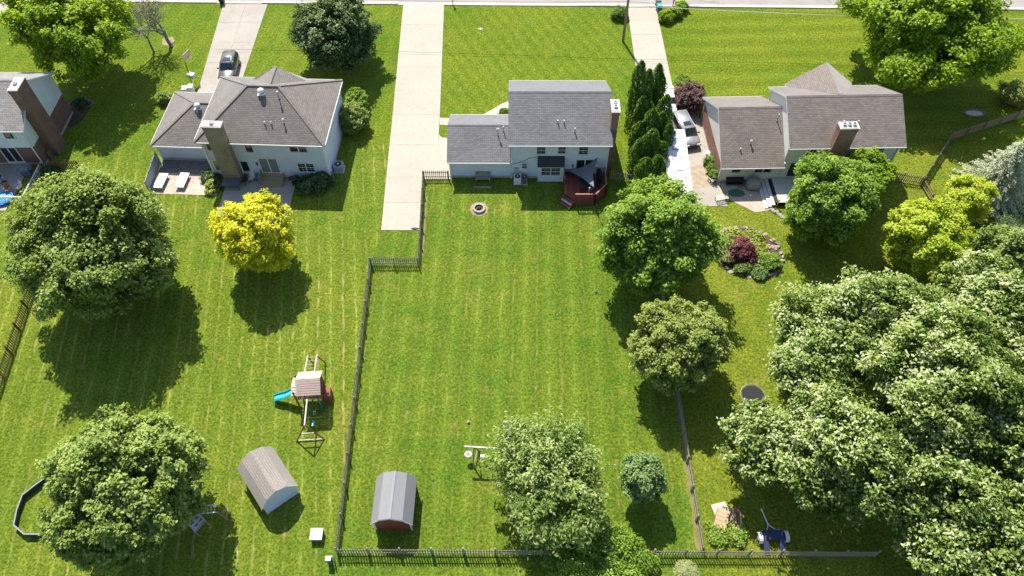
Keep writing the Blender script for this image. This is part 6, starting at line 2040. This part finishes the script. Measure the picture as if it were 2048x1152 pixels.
shrub("left round clipped shrub in the row at the kerb", 1332, 33, 1.0, 1.25, "lime", 220, name="clipped_shrub", leaf=.12, amp=.03, group="round kerb shrubs", tint=-.1)
shrub("middle round clipped shrub in the row at the kerb", 1351, 25, .9, 1.15, "lime", 221, name="clipped_shrub", leaf=.12, amp=.03, group="round kerb shrubs", tint=-.1)
shrub("right round clipped shrub in the row at the kerb", 1364, 13, .85, 1.15, "lime", 222, name="clipped_shrub", leaf=.12, amp=.03, group="round kerb shrubs", tint=-.1)
shrub("dark oval shrub at the kerb left of the utility pole", 1240, 26, 1.1, 1.3, "thuja", 223, leaf=.13, amp=.04, tint=.06)
shrub("bright green bush below the rear fence at the bottom edge", 1195, 1128, 3.1, 2.0, "fresh", 224, name="bush", leaf=.19, clump=.18, amp=.14, sx=1.2, tint=.1)
shrub("small round green shrub on the stone bed lower right", 1542, 522, .95, 1.2, "fresh", 225, leaf=.14, amp=.15)
shrub("low green plants at the near edge of the stone bed", 1520, 545, .8, .6, "mint", 226, leaf=.16, amp=.2)
shrub("yellow-green hosta patch round the plum shrub", 1505, 478, 1.1, .45, "hosta", 227, leaf=.2, amp=.2)
shrub("third hosta patch behind the plum shrub along the stones", 1470, 470, .9, .4, "hosta", 251, leaf=.2, amp=.2)
shrub("grey-green low shrub at the near edge of the plum shrub", 1484, 535, .75, .7, "pale", 252, leaf=.15, amp=.2, tint=-.15)
shrub("second hosta patch right of the plum shrub", 1517, 500, .9, .4, "hosta", 228, leaf=.2, amp=.2)
shrub("round shrub at the right edge beyond the stone ring", 2030, 186, 1.7, 2.4, "olive", 229, leaf=.18, tint=.12)
shrub("clipped shrub at the right edge near the street", 2040, 70, 1.2, 1.5, "lime", 230, leaf=.15, amp=.05, tint=-.1)
shrub("dark shrub at the right edge behind the dead bush", 2020, 458, 1.4, 1.6, "dark", 231, leaf=.16)
shrub("green weeds growing beside the tilted pallet", 1440, 1068, 1.0, .5, "fresh", 232, leaf=.18, amp=.3, dens=.5, tint=.15)
shrub("leafy weeds under the plank pile by the rear fence", 1478, 1068, .9, .45, "fresh", 233, leaf=.18, amp=.3, dens=.4, tint=.1)
shrub("dark green shrub in the bed beside the brick house", 160, 206, .8, .9, "dark", 234, leaf=.16)
shrub("low green shrub in front of the purple shrub by the driveway", 1366, 160, .9, .7, "fresh", 235, leaf=.14, amp=.2)
shrub("small dark shrub in the mulch by the centre house front", 1008, 224, .6, .7, "thuja", 236, leaf=.12)
shrub("leafy plants between the terrace railing and the brick house", 100, 345, 1.0, .9, "dark", 237, leaf=.18, amp=.2)
shrub("small leafy weed at the end of the leaning fence stub", 420, 352, 1.0, .6, "dark", 238, leaf=.16, amp=.25)
def tuft(label, u, v, r, h, mat, seed, n=900):
    rng = np.random.default_rng(seed)
    root = thing("ornamental_grass", label, "grass tuft", at(u, v))
    a = rng.uniform(0, 6.283, n); k = rng.uniform(.1, 1, n)
    Ps, Ns, Ss, Ts = [], [], [], []
    for s in range(4):
        t = (s + .5) / 4
        P = np.stack([np.cos(a) * r * k * t ** 1.2, np.sin(a) * r * k * t ** 1.2, h * (1.15 * t - .55 * k * t * t)], 1)
        Ps.append(P); Ns.append(np.stack([np.cos(a) * .4, np.sin(a) * .4, np.ones(n) * .8], 1) + rng.normal(size=(n, 3)) * .3)
        Ss.append(np.full(n, h * .3)); Ts.append(.3 + .5 * t + rng.normal(size=n) * .15)
    P = np.concatenate(Ps); A = np.concatenate([np.stack([np.cos(a) * k, np.sin(a) * k, np.ones(n) * .5], 1)] * 4)
    leaf_object("blades", P, np.concatenate(Ns), np.concatenate(Ss), np.concatenate(Ts), LM[mat], root, asp=.16, rng=rng)
tuft("fountain of pale ornamental grass left of the plum shrub", 1450, 516, 1.2, 1.2, "grassy", 301)
tuft("pale silvery ornamental grass tuft at the bottom edge right of the bush", 1370, 1148, 1.1, 1.0, "grassy", 302)
